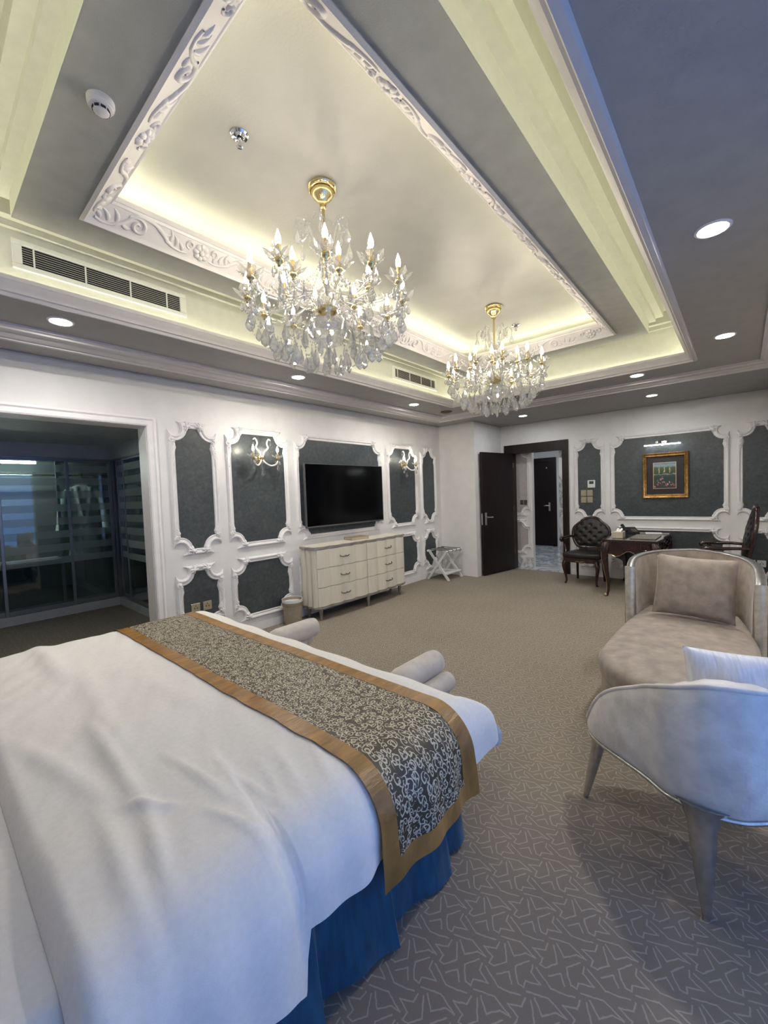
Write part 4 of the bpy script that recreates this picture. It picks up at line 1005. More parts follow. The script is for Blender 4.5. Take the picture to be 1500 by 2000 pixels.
# ------------------------------------------------------------------ bench at the foot of the bed
bn = thing('bed_bench', 'pale velvet bench with rolled bolster arms behind the bed foot', 'bench', (-1.98, 1.85, 0))
obj('seat', cushion([(-.60, -.17), (.60, -.17), (.60, .15), (-.60, .15)], .22, .325, .04), 'bench_velvet', bn, 50)
obj('seat_rail', MB().bbox(-.60, .60, -.165, .14, .15, .22, .01), 'bench_velvet', bn)
for s_ in (-1, 1):
    a = obj('arm', MB().bbox(s_*.60-.03, s_*.60+.03, -.165, .12, .18, .42, .015), 'bench_velvet', bn)
    L = [(0, -.20), (.045, -.20), (.066, -.185), (.072, -.15), (.072, .15), (.066, .19), (.045, .205), (0, .208)]
    obj('bolster', MB().lathe(L, 20, (s_*.575, 0, .475), 'y'), 'bench_velvet', a, 60)
    obj('lower_roll', MB().lathe([(0, -.19), (.05, -.18), (.058, -.15), (.058, .15), (.05, .20), (0, .205)], 18, (s_*.655, 0, .375), 'y'), 'bench_velvet', a, 60)
    for q in (-1, 1): obj('leg', MB().lathe([(.012, 0), (.024, .17), (.026, .19)], 10, (s_*.56, q*.13, 0)), 'silver_leg', bn, 40)

# ------------------------------------------------------------------ dresser
DY0, DY1, DXB = 3.10, 4.80, -4.095
def dfront(t):
    return -3.825+.040*math.sin(PI*t)**.8+.030*abs(math.sin(8*PI*t))
def dplan(off, n=96, y0=DY0, y1=DY1):
    pts = []
    for i in range(n+1):
        t = i/n; pts.append((dfront(t)+off, y0-off+(y1-y0+2*off)*t))
    # fluted ends
    end1 = [(DXB+( -3.815-DXB)*k/24, y1+off-.0+.022*abs(math.sin(3*PI*k/24))) for k in range(23, -1, -1)]
    end0 = [(DXB+( -3.815-DXB)*k/24, y0-off-.022*abs(math.sin(3*PI*k/24))) for k in range(0, 24)]
    return pts+end1+end0
dr = thing('dresser', 'pale fluted six-drawer dresser under the television', 'dresser', (-3.97, 3.965, 0))
W = dict(world=True)
obj('carcass', MB().prism(dplan(-.006), .165, .868), 'dresser_body', dr, 25, **W)
obj('top', MB().prism(dplan(.012), .870, .895), 'dresser_trim', dr, 25, **W)
obj('top_panel', MB().prism(dplan(-.012), .8951, .8975), 'dresser_body', dr, 25, **W)
obj('base_band', MB().prism(dplan(.006), .150, .172), 'dresser_trim', dr, 25, **W)
for c_ in range(2):
    for r_ in range(3):
        z0 = .178+r_*.2305; z1 = z0+.2225; ta, tb = (.012, .4975) if c_ == 0 else (.5025, .988)
        pts = [(dfront(ta+(tb-ta)*k/40)+.008, DY0+(DY1-DY0)*(ta+(tb-ta)*k/40)) for k in range(41)]
        poly = pts+[(dfront(ta+(tb-ta)*k/40)-.010, DY0+(DY1-DY0)*(ta+(tb-ta)*k/40)) for k in range(40, -1, -1)]
        m = MB(); n_ = 41
        V = [(p[0], p[1], z) for z in (z0, z1) for p in poly]; F = []
        N = len(poly)
        for k in range(40): F.append((k, k+1, N+k+1, N+k)); a, b = k, k+1; F.append((a, b, N-1-b, N-1-a)); F.append((N+a, N+b, 2*N-1-b, 2*N-1-a))
        F += [(0, N, 2*N-1, N-1), (40, N+40, N+41, 41)]
        d = obj('drawer', m.add(V, F), 'dresser_body', dr, 25, **W)
        tc = (ta+tb)/2; yc = DY0+(DY1-DY0)*tc; xf = dfront(tc)+.016; zc = (z0+z1)/2
        h = MB().tube(catmull([(xf, yc-.075, zc+.012), (xf+.020, yc-.068, zc), (xf+.030, yc-.03, zc-.008), (xf+.032, yc, zc-.002), (xf+.030, yc+.03, zc-.008), (xf+.020, yc+.068, zc), (xf, yc+.075, zc+.012)], 4), .007, 7)
        for q in (-1, 1): h.lathe([(.014, -.006), (.014, .004), (.006, .012), (0, .013)], 10, (xf, yc+q*.075, zc+.012), 'x')
        h.lathe([(.006, -.012), (.012, 0), (.006, .012)], 8, (xf+.032, yc, zc-.002), 'y')
        o = obj('handle', h, 'pull_dark', d, 50); o.location = (0, 0, 0)
for (x, y) in ((-3.855, DY0+.09), (-3.855, DY1-.09), (-4.05, DY0+.07), (-4.05, DY1-.07), (-3.80, 3.965)):
    obj('leg', MB().lathe([(.014, 0), (.016, .01), (.028, .135), (.034, .142), (.034, .152)], 10 if x > -4 else 8, (x, y, 0)), 'dresser_trim', dr, 40, **W)
# book on the dresser
bk = thing('guest_book', 'brown leather bound book lying on the pale dresser', 'book', (-3.985, 3.98, .8975), -.12)
obj('cover', MB().bbox(-.085, .085, -.15, .15, 0, .004, .001).bbox(-.085, .085, -.15, .15, .034, .038, .001).bbox(-.088, -.083, -.15, .15, 0, .038, .001), 'book_leather', bk)
obj('pages', MB().box(-.083, .080, -.145, .145, .004, .034), 'box_beige', bk)
# waste bin
bi = thing('waste_bin', 'beige leather waste bin beside the dresser', 'waste bin', (-4.025, 2.90, 0))
obj('body', MB().lathe([(.0, .0), (.098, 0), (.100, .01), (.118, .30), (.112, .30), (.096, .02), (0, .018)], 28), 'bin_leather', bi, 40)
obj('band', MB().lathe([(.1155, .225), (.1185, .225), (.1200, .255), (.1170, .255)], 28), 'book_leather', bi, 40)
obj('liner', MB().lathe([(.110, .20), (.116, .302), (.121, .304), (.1215, .27), (.1205, .268)], 28), 'paper', bi, 60)

# ------------------------------------------------------------------ television
tv = thing('television', 'large flat black television hung on the slate wall panel', 'television', (-4.165, 3.93, 1.5))
TX = -4.075
obj('housing', MB().bbox(TX-.035, TX, 3.205, 4.655, 1.105, 1.918, .006), 'tv_frame', tv, **W)
obj('bezel', MB().bbox(TX-.004, TX+.006, 3.205, 4.655, 1.105, 1.125, .002).bbox(TX-.004, TX+.006, 3.205, 4.655, 1.908, 1.918, .002).bbox(TX-.004, TX+.006, 3.205, 3.215, 1.12, 1.91, .002).bbox(TX-.004, TX+.006, 4.645, 4.655, 1.12, 1.91, .002), 'tv_frame', tv, **W)
obj('screen', MB().box(TX-.002, TX+.003, 3.212, 4.648, 1.122, 1.911), 'tv_screen', tv, **W)
obj('wall_mount', MB().box(-4.165, TX-.03, 3.7, 4.15, 1.35, 1.68), 'black_plastic', tv, **W)

# ------------------------------------------------------------------ luggage rack
lr = thing('luggage_rack', 'white folding luggage rack with black straps in front of the white pier', 'luggage rack', (-3.91, 6.055, 0))
def bar(a, b, w, d): # square-section stick
    m = MB(); A_, B_ = Vector(a), Vector(b); tg = (B_-A_).normalized(); n1 = Vector((0, 1, 0)); n2 = tg.cross(n1).normalized(); V = []
    for P_ in (A_, B_):
        for i, j in ((-1, -1), (1, -1), (1, 1), (-1, 1)): V.append(P_+n1*i*w/2+n2*j*d/2)
    return m.add(V, [(0, 3, 2, 1), (4, 5, 6, 7), (0, 1, 5, 4), (1, 2, 6, 5), (2, 3, 7, 6), (3, 0, 4, 7)])
for yy, o_ in ((-.235, .024), (.235, -.024)):
    obj('leg', bar((-.205, yy, 0), (.185, yy, .50), .022, .040), 'rack_white', lr); obj('leg', bar((.205, yy+o_, 0), (-.185, yy+o_, .50), .022, .040), 'rack_white', lr)
for xx in (-.185, .185): obj('top_rail', MB().tube([(xx, -.25, .495), (xx, .25, .495)], .019, 10), 'rack_white', lr, 40)
for k in range(4):
    yy = -.19+k*.127
    p = [(-.206, yy, .495), (-.185, yy, .516), (0, yy, .510), (.185, yy, .516), (.207, yy, .495), (.185, yy, .474)]
    obj('strap', MB().tube(p, .027, 8, flat=.13, up=(0, 0, 1)), 'strap_black', lr)
obj('shelf_frame', MB().bbox(-.185, -.155, -.22, .22, .105, .13, .003).bbox(.155, .185, -.22, .22, .105, .13, .003), 'rack_white', lr)
for k in range(6): obj('slat', MB().bbox(-.155, .155, -.21+k*.072, -.155+k*.072, .110, .124, .003), 'rack_white', lr)

# ------------------------------------------------------------------ picture, picture light, controls on the back wall
pc = thing('framed_picture', 'garden picture in a carved gold frame above the desk', 'picture', (-.865, YB-.004, 1.285))
def rect_frame(x0, x1, z0, z1, prof, yb):
    m = MB(); V = []; F = []
    for d, h in prof: V += [(x0+d, yb-h, z0+d), (x1-d, yb-h, z0+d), (x1-d, yb-h, z1-d), (x0+d, yb-h, z1-d)]
    n = len(prof)
    for i in range(n-1):
        for k in range(4): k2 = (k+1) % 4; F.append((i*4+k, i*4+k2, (i+1)*4+k2, (i+1)*4+k))
    return m.add(V, F)
X0, X1, Z0, Z1, YW = -1.155, -.575, 1.285, 1.965, YB-.004
obj('gold_frame', rect_frame(X0, X1, Z0, Z1, [(0, 0), (0, .030), (.010, .038), (.020, .030), (.034, .026), (.044, .034), (.052, .032), (.062, .020), (.066, .012)], YW), 'antique_gold', pc, 35, **W)
bd = MB()
for (ax, c0, c1, k0) in (('x', X0+.01, X1-.01, Z0+.010), ('x', X0+.01, X1-.01, Z1-.010), ('z', Z0+.01, Z1-.01, X0+.010), ('z', Z0+.01, Z1-.01, X1-.010)):
    n_ = int((c1-c0)/.02)
    for i in range(n_+1):
        q = c0+(c1-c0)*i/n_; p = (q, YW-.038, k0) if ax == 'x' else (k0, YW-.038, q)
        bd.add([(p[0]-.009, p[1]+.004, p[2]), (p[0]+.009, p[1]+.004, p[2]), (p[0], p[1]-.008, p[2]), (p[0], p[1]+.004, p[2]-.009), (p[0], p[1]+.004, p[2]+.009)], [(0, 2, 3), (3, 2, 1), (1, 2, 4), (4, 2, 0)])
o = obj('beaded_edge', bd, 'gilt', pc, **W); o['kind'] = 'stuff'
obj('mount_board', MB().box(X0+.06, X1-.06, YW-.014, YW, Z0+.06, Z1-.06), 'mat_board', pc, **W)
obj('print_rim', rect_frame(-1.016, -.729, 1.429, 1.821, [(0, .013), (0, .017), (.007, .017), (.007, .013)], YW), 'gilt', pc, **W)
obj('print', MB().box(-1.010, -.735, YW-.0155, YW-.013, 1.435, 1.815), 'garden_print', pc, **W)
pli = thing('picture_light', 'slim lit picture light above the gold framed garden picture', 'picture light', (-.88, YB-.004, 2.10))
obj('mount', MB().bbox(-.97, -.935, YB-.11, YB-.004, 2.100, 2.135, .003), 'chrome', pli, **W); obj('mount', MB().bbox(-.90, -.83, YB-.11, YB-.004, 2.100, 2.135, .003), 'chrome', pli, **W)
obj('bracket', MB().bbox(-.96, -.82, YB-.115, YB-.01, 2.085, 2.105, .004), 'chrome', pli, **W)
obj('tube', MB().bbox(-1.115, -.665, YB-.135, YB-.105, 2.074, 2.086, .004), 'picture_glow', pli, **W)
obj('cover', MB().bbox(-1.115, -.665, YB-.137, YB-.103, 2.086, 2.096, .003), 'chrome', pli, **W)
obj('knob', MB().lathe([(0, -.012), (.010, -.006), (.010, .004), (0, .008)], 10, (-.885, YB-.12, 2.068)), 'chrome', pli, 40, **W)
th = thing('thermostat', 'white thermostat with dark display above the gold switches', 'thermostat', (-1.88, YB-.005, 1.48))
obj('body', MB().bbox(-.058, .058, -.020, 0, 0, .125, .004), 'thermo_white', th); obj('display', MB().box(-.034, .034, -.0215, -.0195, .062, .108), 'lcd_green', th)
for k in range(4): obj('button', MB().bbox(-.044+k*.024, -.028+k*.024, -.022, -.0195, .018, .026, .001), 'vent_white', th)
for i, (dx, dz, lb) in enumerate(((0, .112, 'upper left gold light switch of the four beside the entrance door'), (.096, .112, 'upper right gold light switch of the four beside the entrance door'), (0, 0, 'lower left gold light switch of the four beside the entrance door'), (.096, 0, 'lower right gold light switch of the four beside the entrance door'))):
    s_ = thing('light_switch', lb, 'light switch', (-2.004+dx, YB-.005, 1.232+dz), 0, 'gold light switches')
    obj('plate', MB().bbox(-.043, .043, -.009, 0, 0, .10, .003), 'switch_gold', s_); obj('rocker', MB().bbox(-.032, .032, -.013, -.008, .014, .086, .003), 'switch_gold', s_)
def socket(loc, basis, material, label):
    s_ = thing('wall_socket', label, 'wall socket', loc, basis, 'wall sockets')
    obj('plate', MB().bbox(-.045, .045, -.009, 0, 0, .09, .003), material, s_); m = MB()
    for dx in (-.014, .014): m.box(dx-.004, dx+.004, -.0095, -.0085, .035, .05)
    m.box(-.004, .004, -.0095, -.0085, .06, .07); obj('pin_hole', m, 'dark_void', s_)
socket((.093, YB-.005, .34), 0, 'thermo_white', 'white wall socket low on the back wall behind the high-backed chair')
socket((.200, YB-.005, .34), 0, 'thermo_white', 'white wall socket low on the back wall closest to the curtain')
socket((XL+.005, 1.825, .375), PI/2, 'switch_gold', 'brown wall socket above the bed edge, the one nearer the closet')
socket((XL+.005, 1.945, .375), PI/2, 'switch_gold', 'brown wall socket above the bed edge, the one nearer the television')

# ------------------------------------------------------------------ desk
dk = thing('writing_desk', 'carved dark mahogany writing desk with gilt mounts', 'desk', (-1.115, 6.73, 0))
hx_, hy_ = .315, .61
def serp(hx, hy, n=14):
    P = []
    for i in range(n): t = i/n; P.append((-hx+2*hx*t, -hy-.018*math.sin(PI*t)))
    for i in range(n): t = i/n; P.append((hx+.02*math.sin(2*PI*t)**2, -hy+2*hy*t))
    for i in range(n): t = i/n; P.append((hx-2*hx*t, hy+.018*math.sin(PI*t)))
    for i in range(n): t = i/n; P.append((-hx-.02*math.sin(2*PI*t)**2, hy-2*hy*t))
    return P
obj('top', MB().prism(serp(hx_, hy_), .752, .772).prism(serp(hx_-.012, hy_-.012), .735, .753), 'mahogany', dk, 30)
obj('glass_top', MB().prism(serp(hx_-.004, hy_-.004), .7722, .779), 'desk_glass', dk, 30)
def apron(x0, y0, x1, y1, name):
    n = 24; V = []; F = []; L = math.hypot(x1-x0, y1-y0); nx, ny = (y1-y0)/L, -(x1-x0)/L
    for k in range(n+1):
        t = k/n; b = .595+.035*math.cos(4*PI*t)*(1 if .12 < t < .88 else .6)-.05*(abs(2*t-1)**4); o = .018*math.sin(PI*t)
        for (q, z) in ((0, b), (0, .736), (-.022, .736), (-.022, b)): V.append((x0+(x1-x0)*t+nx*(o+q), y0+(y1-y0)*t+ny*(o+q), z))
    for k in range(n):
        for j in range(4): F.append((k*4+j, k*4+(j+1) % 4, k*4+4+(j+1) % 4, k*4+4+j))
    a = obj(name, MB().add(V, F), 'mahogany', dk, 30)
    # raised drawer panel and gilt line along the lower edge
    pm = MB(); m0, m1 = .16, .84; pts = []
    for k in range(13): t = m0+(m1-m0)*k/12; o = .018*math.sin(PI*t)+.004; pts.append((x0+(x1-x0)*t+nx*o, y0+(y1-y0)*t+ny*o))
    pm.tube([(p[0], p[1], .655) for p in pts]+[(p[0], p[1], .715) for p in pts[::-1]], .0035, 6, closed=True); obj('panel_bead', pm, 'mahogany', a)
    g = [V[k*4] for k in range(n+1)]; obj('gilt_line', MB().tube([(p[0]+nx*.002, p[1]+ny*.002, p[2]) for p in g], .0035, 6), 'gilt', a)
apron(-hx_+.03, -hy_+.02, hx_-.03, -hy_+.02, 'apron'); apron(hx_-.02, -hy_+.03, hx_-.02, hy_-.03, 'apron'); apron(hx_-.03, hy_-.02, -hx_+.03, hy_-.02, 'apron'); apron(-hx_+.02, hy_-.03, -hx_+.02, -hy_+.03, 'apron')
def cab_leg(h, s):
    """cabriole leg in the x-z plane bowing to +x; h height"""
    return catmull([(0, 0, h), (.028*s, 0, h*.86), (.034*s, 0, h*.72), (.012*s, 0, h*.48), (-.012*s, 0, h*.25), (-.008*s, 0, h*.08), (.018*s, 0, h*.015)], 5)
LEGP = cab_leg(.74, 1.0)
leg_me = MB().tube(LEGP, [interp(i/30, (0, .12, .3, .6, .85, .95, 1), (.050, .056, .046, .024, .018, .022, .024)) for i in range(31)], 10).mesh('leg', 'mahogany', 60)
gm = MB()
for i in range(0, 12): # rocaille mount on the knee
    p = LEGP[i+1]; gm.lathe([(0, -.012), (.012+.004*math.sin(i*2.1), 0), (0, .012)], 6, (p.x+.046-.0006*i*i, .008*math.sin(i*1.7), p.z))
knee_me = gm.mesh('gilt_mount', 'gilt', 60)
edge_me = MB().tube([(p.x+interp(i/30, (0, .12, .3, .6, .85, 1), (.050, .056, .046, .024, .018, .024)), 0, p.z) for i, p in enumerate(LEGP)][6:], .0035, 6).lathe([(0, -.005), (.020, .004), (.022, .018), (.010, .036), (0, .04)], 8, (.028, 0, .005)).mesh('gilt_edge', 'gilt', 60)
for sx in (-1, 1):
    for sy in (-1, 1):
        a = math.atan2(sy, sx); l = obj('leg', leg_me, parent=dk, M=Matrix.Translation((sx*(hx_-.045), sy*(hy_-.05), 0)) @ Matrix.Rotation(a, 4, 'Z'))
        obj('gilt_mount', knee_me, parent=l); obj('gilt_edge', edge_me, parent=l)
cv = MB()
for k in range(26):
    t = (k+.5)/26; y = -hy_+.05+t*(2*hy_-.1); z = .665+.045*math.sin(k*2.3); r_ = .022+.010*math.sin(k*1.3)
    p = [(hx_+.012+.012*math.sin(j*.5), y+r_*(1-j/22)*math.cos(j*.62), z+r_*(1-j/22)*math.sin(j*.62)) for j in range(18)]; cv.tube(p, .006, 5)
o = obj('carved_scrollwork', cv, 'mahogany', dk, 60); o['kind'] = 'stuff'
# things on the desk
DZT = .779
ph = thing('desk_telephone', 'black desk telephone on the far end of the mahogany desk', 'telephone', (-1.27, 7.06, DZT), .5)
obj('base', MB().add([(-.10, -.10, 0), (.10, -.10, 0), (.10, .10, 0), (-.10, .10, 0), (-.10, -.10, .02), (.10, -.10, .02), (.10, .10, .085), (-.10, .10, .085)], [(0, 3, 2, 1), (4, 5, 6, 7), (0, 1, 5, 4), (1, 2, 6, 5), (2, 3, 7, 6), (3, 0, 4, 7)]), 'black_plastic', ph)
obj('handset', MB().tube(catmull([(-.075, -.10, .045), (-.075, -.085, .062), (-.075, 0, .088), (-.075, .08, .115), (-.075, .10, .10)], 4), [.024, .024, .022, .018, .016, .015, .015, .015, .015, .015, .016, .018, .02, .022, .024, .024, .022], 10), 'black_plastic', ph, 60)
obj('screen', MB().add([(0, .03, .066), (.08, .03, .066), (.08, .09, .086), (0, .09, .086)], [(0, 1, 2, 3)]), 'lcd_green', ph)
for r_ in range(4):
    for c_ in range(3): obj('key', MB().bbox(.008+c_*.026, .026+c_*.026, -.08+r_*.025, -.062+r_*.025, .028+r_*.0081, .036+r_*.0081, .002), 'pad_grey', ph)
tb = thing('tissue_box', 'beige tissue box with white tissue at the near end of the desk', 'tissue box', (-1.29, 6.42, DZT), .05)
obj('box', MB().bbox(-.065, .065, -.11, .11, 0, .085, .004), 'box_beige', tb)
obj('tissue', MB().grid(7, 7, lambda u, v: ((u-.5)*.07+.02*math.sin(v*3), (v-.5)*.09, .085+.05*math.sin(PI*v)*(.4+.6*abs(math.sin(u*5+v*2))))), 'paper', tb, 80)
tag(obj('desk_blotter', MB().bbox(-.98-.16, -.98+.14, 6.30, 6.80, DZT, DZT+.014, .003), 'pad_grey'), 'grey leather blotter pad lying on the mahogany desk', 'desk pad')
tag(obj('note_paper', MB().add([(-1.06+a, 7.02+b, DZT+c_) for c_ in (.0005, .004) for a, b in ((0, 0), (.20, .03), (.16, .24), (-.04, .21))], [(0, 1, 2, 3), (4, 5, 6, 7), (0, 1, 5, 4), (1, 2, 6, 5), (2, 3, 7, 6), (3, 0, 4, 7)]), 'paper'), 'white paper sheets beside the desk telephone', 'paper')

# ------------------------------------------------------------------ armchairs at the desk
def arm_chair(loc, rz, top, label):
    """local: faces -y; seat .46; back leans back"""
    t = thing('carved_armchair', label, 'armchair', loc, rz, 'carved black armchairs at the desk')
    half = [(0, 1.0), (.09, .985), (.155, .93), (.215, .885), (.262, .83), (.275, .75), (.255, .65), (.215, .57), (.16, .535), (.08, .53), (0, .53)]
    k = (top-.50)/.5; half = [(x, .50+(z-.5)*k) for x, z in half]; zc = .50+.26*k
    out = half+[(-x, z) for x, z in half[::-1][1:-1]]
    lean = lambda z: .225+.16*(z-.5)
    ol = [Vector((p.x, 0, p.z)) for p in catmull([(x, 0, z) for x, z in out], 5, closed=True)]
    obj('back_frame', MB().tube([(p.x, lean(p.z), p.z) for p in ol], .024, 9, closed=True), 'mahogany', t, 60)
    nA = len(ol)
    def tuft(sg):
        def fn(u, v):
            p = ol[int(round(u*nA)) % nA]; x, z = p.x*v, zc+(p.z-zc)*v
            a, b = x/.075, (z-zc)/.065
            d = 1e9
            for i in range(-4, 5):
                for j in range(-5, 6):
                    if (i+j) % 2 == 0: d = min(d, math.hypot(a-i, b-j))
            bulge = .042*(1-v**4)+.006
            if sg < 0: bulge -= .026*math.exp(-(d/.28)**2)*(1-v**6)
            else: bulge = .022*(1-v**4)
            return (x, lean(z)+sg*bulge, z)
        return fn
    bc = obj('tufted_back', MB().grid(nA, 26, tuft(-1), True).grid(nA, 8, tuft(1), True), 'black_leather', t, 80)
    bm_ = MB()
    for i in range(-3, 4):
        for j in range(-4, 5):
            x, z = i*.075, zc+j*.065
            if (i+j) % 2 == 0 and (x/.22)**2+((z-zc)/(.19*k))**2 < 1: bm_.lathe([(0, -.008), (.008, -.004), (.009, .004)], 8, (x, lean(z)-.018, z), 'y')
    o = obj('button', bm_, 'black_leather', bc, 60); o['kind'] = 'stuff'
    crest = MB()
    for i in range(-5, 6): crest.lathe([(0, -.014), (.016-.001*abs(i), 0), (0, .014)], 6, (i*.022, lean(top)-.012, top+.012-.0011*i*i))
    obj('crest', crest, 'mahogany', t, 60)
    obj('back_support', MB().bbox(-.13, .13, .200, .235, .42, .545, .008), 'mahogany', t)
    seat = [(-.215, .21), (-.27, -.20), (-.20, -.245), (0, -.262), (.20, -.245), (.27, -.20), (.215, .21)]
    obj('seat', cushion(seat, .405, .49, .035, dome=.02), 'black_leather', t, 50)
    obj('seat_rail', MB().prism([(x*.97, y*.97) for x, y in seat], .345, .41), 'mahogany', t, 30)
    gm = MB()
    for i in range(-6, 7): gm.lathe([(0, -.009), (.010, 0), (0, .009)], 6, (i*.012, -.256+.0004*i*i, .362-.004*math.cos(i)))
    obj('gilt_mount', gm, 'gilt', t, 60)
    fp = [(p.x*.9, p.y, p.z) for p in cab_leg(.36, .8)]
    fl = MB().tube(fp, [interp(i/30, (0, .15, .6, .9, 1), (.036, .036, .018, .014, .022)) for i in range(31)], 9).mesh('leg', 'mahogany', 60)
    for sx in (-1, 1):
        obj('leg', fl, parent=t, M=Matrix.Translation((sx*.225, -.205, 0)) @ Matrix.Rotation(math.atan2(-1, sx), 4, 'Z'))
        obj('leg', MB().tube([(sx*.19, .20, .40), (sx*.195, .215, .2), (sx*.205, .25, 0)], [.022, .020, .017], 8), 'mahogany', t, 60)
        a = MB().tube(catmull([(sx*.255, .235, .70), (sx*.285, .12, .705), (sx*.30, -.02, .70), (sx*.305, -.14, .705), (sx*.30, -.185, .685), (sx*.295, -.17, .655)], 5), [interp(i/25, (0, .3, .8, 1), (.018, .020, .023, .018)) for i in range(26)], 9)
        ao = obj('arm', a, 'mahogany', t, 60)
        obj('arm_post', MB().tube(catmull([(sx*.302, -.11, .69), (sx*.295, -.055, .61), (sx*.275, -.06, .52), (sx*.255, -.10, .42)], 5), .019, 8), 'mahogany', ao, 60)
    return t
arm_chair((-1.845, 6.86, 0), -.06, 1.0, 'black tufted armchair facing the room, left of the desk by the entrance door')
arm_chair((-.20, 6.62, 0), -PI/2+.10, 1.19, 'high-backed dark carved armchair seen from the side, right of the desk')

# ------------------------------------------------------------------ far chaise
ch = thing('chaise_longue', 'taupe velvet chaise with rounded seat and champagne posts', 'chaise', (-.30, 3.3, 0))
U = catmull([(-.700, 3.77, 0), (-.705, 3.95, 0), (-.66, 4.16, 0), (-.52, 4.34, 0), (-.30, 4.41, 0), (-.07, 4.34, 0), (.06, 4.16, 0), (.11, 3.90, 0), (.115, 3.64, 0)], 6)
nU = len(U)
def unorm(i):
    t = (U[min(i+1, nU-1)]-U[max(i-1, 0)]).normalized(); return Vector((t.y, -t.x, 0))  # towards the inside
def rimz(u): return interp(u, (0, .12, .5, .88, 1), (.835, .885, .925, .875, .80))
def shell(u, v):
    i = min(nU-1, int(round(u*(nU-1)))); n = unorm(i); p = U[i]; zt = rimz(u)
    seq = [(-.012, .13), (-.020, .45), (-.012, zt-.02), (.0, zt), (.045, zt), (.054, zt-.02), (.060, .62), (.065, .40)]
    d, z = seq[min(7, int(round(v*7)))]; return (p.x+n.x*d, p.y+n.y*d, z)
sh = MB().grid(nU, 8, shell); sh.f += [tuple(j*nU for j in range(8)), tuple(j*nU+nU-1 for j in range(8))]
obj('back_shell', sh, 'chaise_velvet', ch, 50, world=True)
obj('top_rim', MB().tube([(U[i].x+unorm(i).x*.022, U[i].y+unorm(i).y*.022, rimz(i/(nU-1))+.004) for i in range(nU)], .028, 8, flat=.30, up=(0, 0, 1)), 'pewter', ch, 50, world=True)
for i, w_ in ((0, 0), (nU-1, 1)):
    p = U[i]; n = unorm(i); zt = rimz(i/(nU-1)); tg = -1
    pts = [(p.x+n.x*.018, p.y-.004, zt+.010), (p.x+n.x*.02, p.y-.016, .66), (p.x+n.x*.02, p.y-.022, .44), (p.x+n.x*.02, p.y-.014, .14), (p.x+n.x*.02, p.y, .0)]
    obj('front_post', MB().tube(catmull(pts, 5), [.036-.0005*k for k in range(21)], 8, flat=.5, up=(0, 1, 0)), 'champagne_metal', ch, 50, world=True)
seatp = [(-.62, 4.12), (-.665, 3.75), (-.69, 3.45), (-.695, 3.1)]+[(-.30+.40*math.cos(a), 2.92+.46*math.sin(a)) for a in [PI+PI*k/20 for k in range(1, 20)]]+[(.095, 3.1), (.09, 3.45), (.06, 3.75), (.0, 4.12), (-.15, 4.25), (-.30, 4.29), (-.45, 4.25)]
obj('seat_base', cushion([(-.30+(x+.30)*.965, 3.35+(y-3.35)*.975) for x, y in seatp], .13, .345, .03), 'chaise_velvet', ch, 50, world=True)
obj('seat_cushion', cushion(seatp, .325, .47, .055, dome=.03), 'chaise_velvet', ch, 60, world=True)
for x, y in ((-.45, 2.66), (-.15, 2.66), (-.45, 4.15), (-.12, 4.15)): obj('leg', MB().lathe([(.012, 0), (.028, .10), (.03, .14)], 10, (x, y, 0)), 'silver_leg', ch, 40, world=True)
pw = obj('throw_pillow', pillow(.50, .46, .17), 'chaise_velvet', None, 80); pw.location = (-.27, 3.79, .722); pw.rotation_euler = (math.radians(-14), math.radians(2), math.radians(-3))
tag(pw, 'square taupe velvet pillow leaning in the far chaise', 'pillow')
pp = [( -.5, -.5), (.5, -.5), (.5, .5), (-.5, .5)]

# ------------------------------------------------------------------ near armchair seen from behind
ac = thing('lounge_chair', 'curved-back pale velvet lounge chair seen from behind with silver legs', 'lounge chair', (-.10, 2.0, 0))
AX = -.10
aa = [0, .03, .06, .11, .167, .22, .31, .37, .425, .455]
ay = [1.735, 1.738, 1.746, 1.766, 1.815, 1.856, 1.93, 1.985, 2.045, 2.10]
cur = [Vector((AX-a, y, 0)) for a, y in zip(aa[::-1], ay[::-1])]+[Vector((AX+a, y, 0)) for a, y in zip(aa[1:], ay[1:])]
CU = catmull(cur, 5); nC = len(CU)
def cn(i):
    t = (CU[min(i+2, nC-1)]-CU[max(i-2, 0)]).normalized(); return Vector((t.y, -t.x, 0))   # outward
def _rim():
    z = []
    for p in CU:
        a = p.x-AX
        z.append(interp(-a, (0, .1, .2, .28, .345, .385, .42, .455), (.812, .772, .712, .655, .598, .548, .475, .385)) if a < 0 else interp(a, (0, .08, .165, .26, .34, .40, .43, .455), (.812, .818, .805, .755, .68, .58, .49, .385)))
    for k in range(3): z = [z[0]]+[(z[i-1]+2*z[i]+z[i+1])/4 for i in range(1, len(z)-1)]+[z[-1]]
    return z
RIM = _rim()
def cz(i):
    a = abs(CU[i].x-AX); return RIM[i], interp(a, (0, .2, .3, .455), (.365, .362, .348, .318))
def cshell(u, v):
    i = min(nC-1, int(round(u*(nC-1)))); p, n = CU[i], cn(i); zt, zb = cz(i)
    seq = [(0.0, 0), (.022, .12), (.034, .35), (.036, .6), (.028, .85), (.016, .97), (-.005, 1.0), (-.055, 1.0), (-.075, .96), (-.085, .7), (-.085, .3)]
    d, f = seq[min(10, int(round(v*10)))]; z = zb+(zt-zb)*f
    e = min(1, (zt-zb)/.3); return (p.x+n.x*d*max(.35, e), p.y+n.y*d*max(.35, e), z)
obj('back_shell', MB().grid(nC, 11, cshell), 'armchair_velvet', ac, 60, world=True)
obj('rim_piping', MB().tube([(CU[i].x+cn(i).x*.010, CU[i].y+cn(i).y*.010, cz(i)[0]-.002) for i in range(nC)], .0085, 7), 'armchair_velvet', ac, 60, world=True)
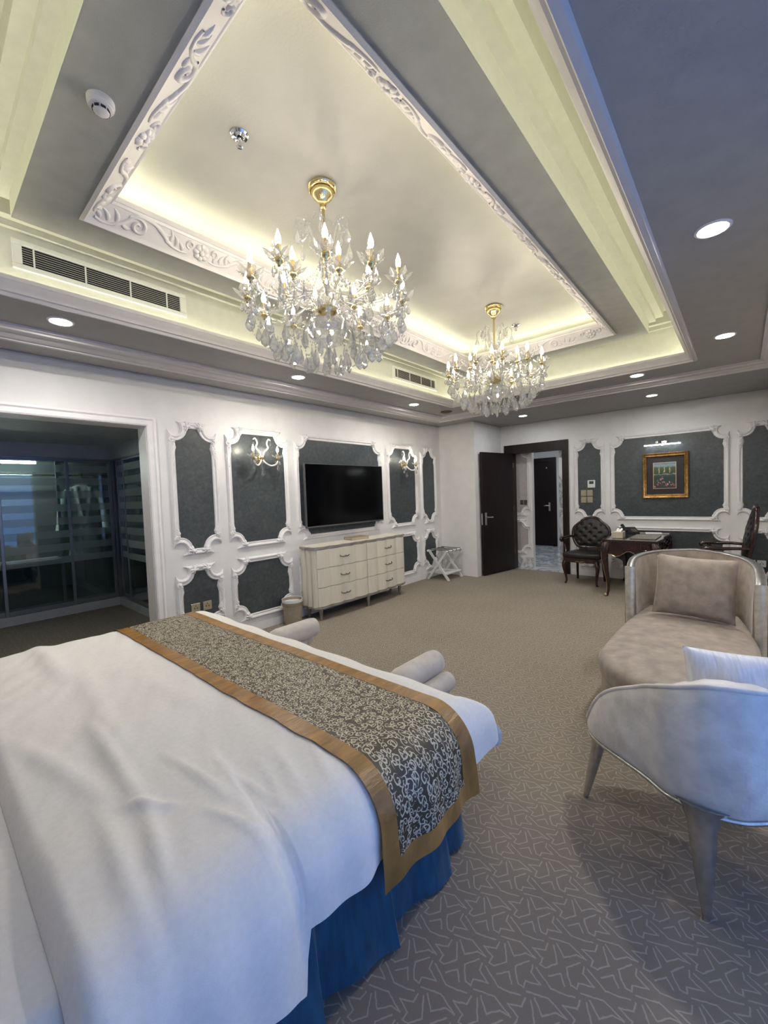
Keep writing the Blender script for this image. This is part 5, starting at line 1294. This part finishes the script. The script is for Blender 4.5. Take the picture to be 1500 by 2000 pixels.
obj('lower_trim', MB().tube([(CU[i].x+cn(i).x*.004, CU[i].y+cn(i).y*.004, cz(i)[1]-.004) for i in range(nC)], .0085, 7), 'silver_leg', ac, 60, world=True)
sp = [(AX-.40, 2.09), (AX-.33, 2.02), (AX-.22, 1.93), (AX-.10, 1.86), (AX, 1.84), (AX+.10, 1.86), (AX+.22, 1.93), (AX+.33, 2.02), (AX+.40, 2.09), (AX+.425, 2.14), (AX+.37, 2.24), (AX+.20, 2.32), (AX, 2.345), (AX-.20, 2.32), (AX-.37, 2.24), (AX-.425, 2.14)]
obj('seat_frame', cushion(sp, .315, .375, .02), 'armchair_velvet', ac, 50, world=True)
obj('seat_cushion', cushion(sp, .37, .48, .045, dome=.02), 'armchair_velvet', ac, 60, world=True)
obj('leg', MB().tube([(AX+.01, 1.712, 0), (AX+.01, 1.714, .01), (AX+.004, 1.728, .12), (AX-.002, 1.742, .23), (AX-.004, 1.752, .30), (AX-.004, 1.768, .345), (AX-.004, 1.775, .372)], [.011, .013, .027, .038, .043, .062, .085], 14), 'silver_leg', ac, 60, world=True)
for s_ in (-1, 1): obj('leg', MB().tube([(AX+s_*.47, 2.065, 0), (AX+s_*.468, 2.065, .01), (AX+s_*.445, 2.07, .12), (AX+s_*.418, 2.08, .25), (AX+s_*.41, 2.085, .335)], [.010, .012, .020, .027, .031], 12), 'silver_leg', ac, 60, world=True)
p2 = obj('silk_pillow', pillow(.46, .365, .15, .012, 41), 'silk_pillow', None, 80); p2.location = (.055, 1.965, .690); p2.rotation_euler = (math.radians(-10), 0, math.radians(16))
tag(p2, 'pale blue silk pillow standing in the near lounge chair', 'pillow')

# ------------------------------------------------------------------ curtain in the far right corner
def curt(u, v):
    z = 2.62*(1-v)+.015
    xc = interp(z, (0, .5, 1.05, 1.3, 2.7), (.455, .50, .60, .58, .50)); hw = interp(z, (0, .5, 1.05, 1.3, 2.7), (.25, .19, .07, .12, .22))
    a = (u-.5)*2; return (xc+a*hw+.012*math.cos(u*46), 6.98-.22*a+.030*math.sin(u*46)*(.5+.5*min(1, hw/.2)), z)
cu = thing('tied_curtain', 'blue velvet curtain tied back in the far right corner', 'curtain', (.50, 6.98, 0))
obj('curtain_cloth', MB().grid(120, 40, curt), 'curtain_blue', cu, 60, world=True)
obj('tie_band', MB().grid(24, 3, lambda u, v: (.60+.085*math.cos(u*2*PI), 6.98+.05*math.sin(u*2*PI), 1.02+.06*v), True), 'gold_satin', cu, 60, world=True)
obj('curtain_rod', MB().tube([(.26, 6.98, 2.66), (.745, 6.98, 2.66)], .012, 8), 'antique_gold', cu, world=True)
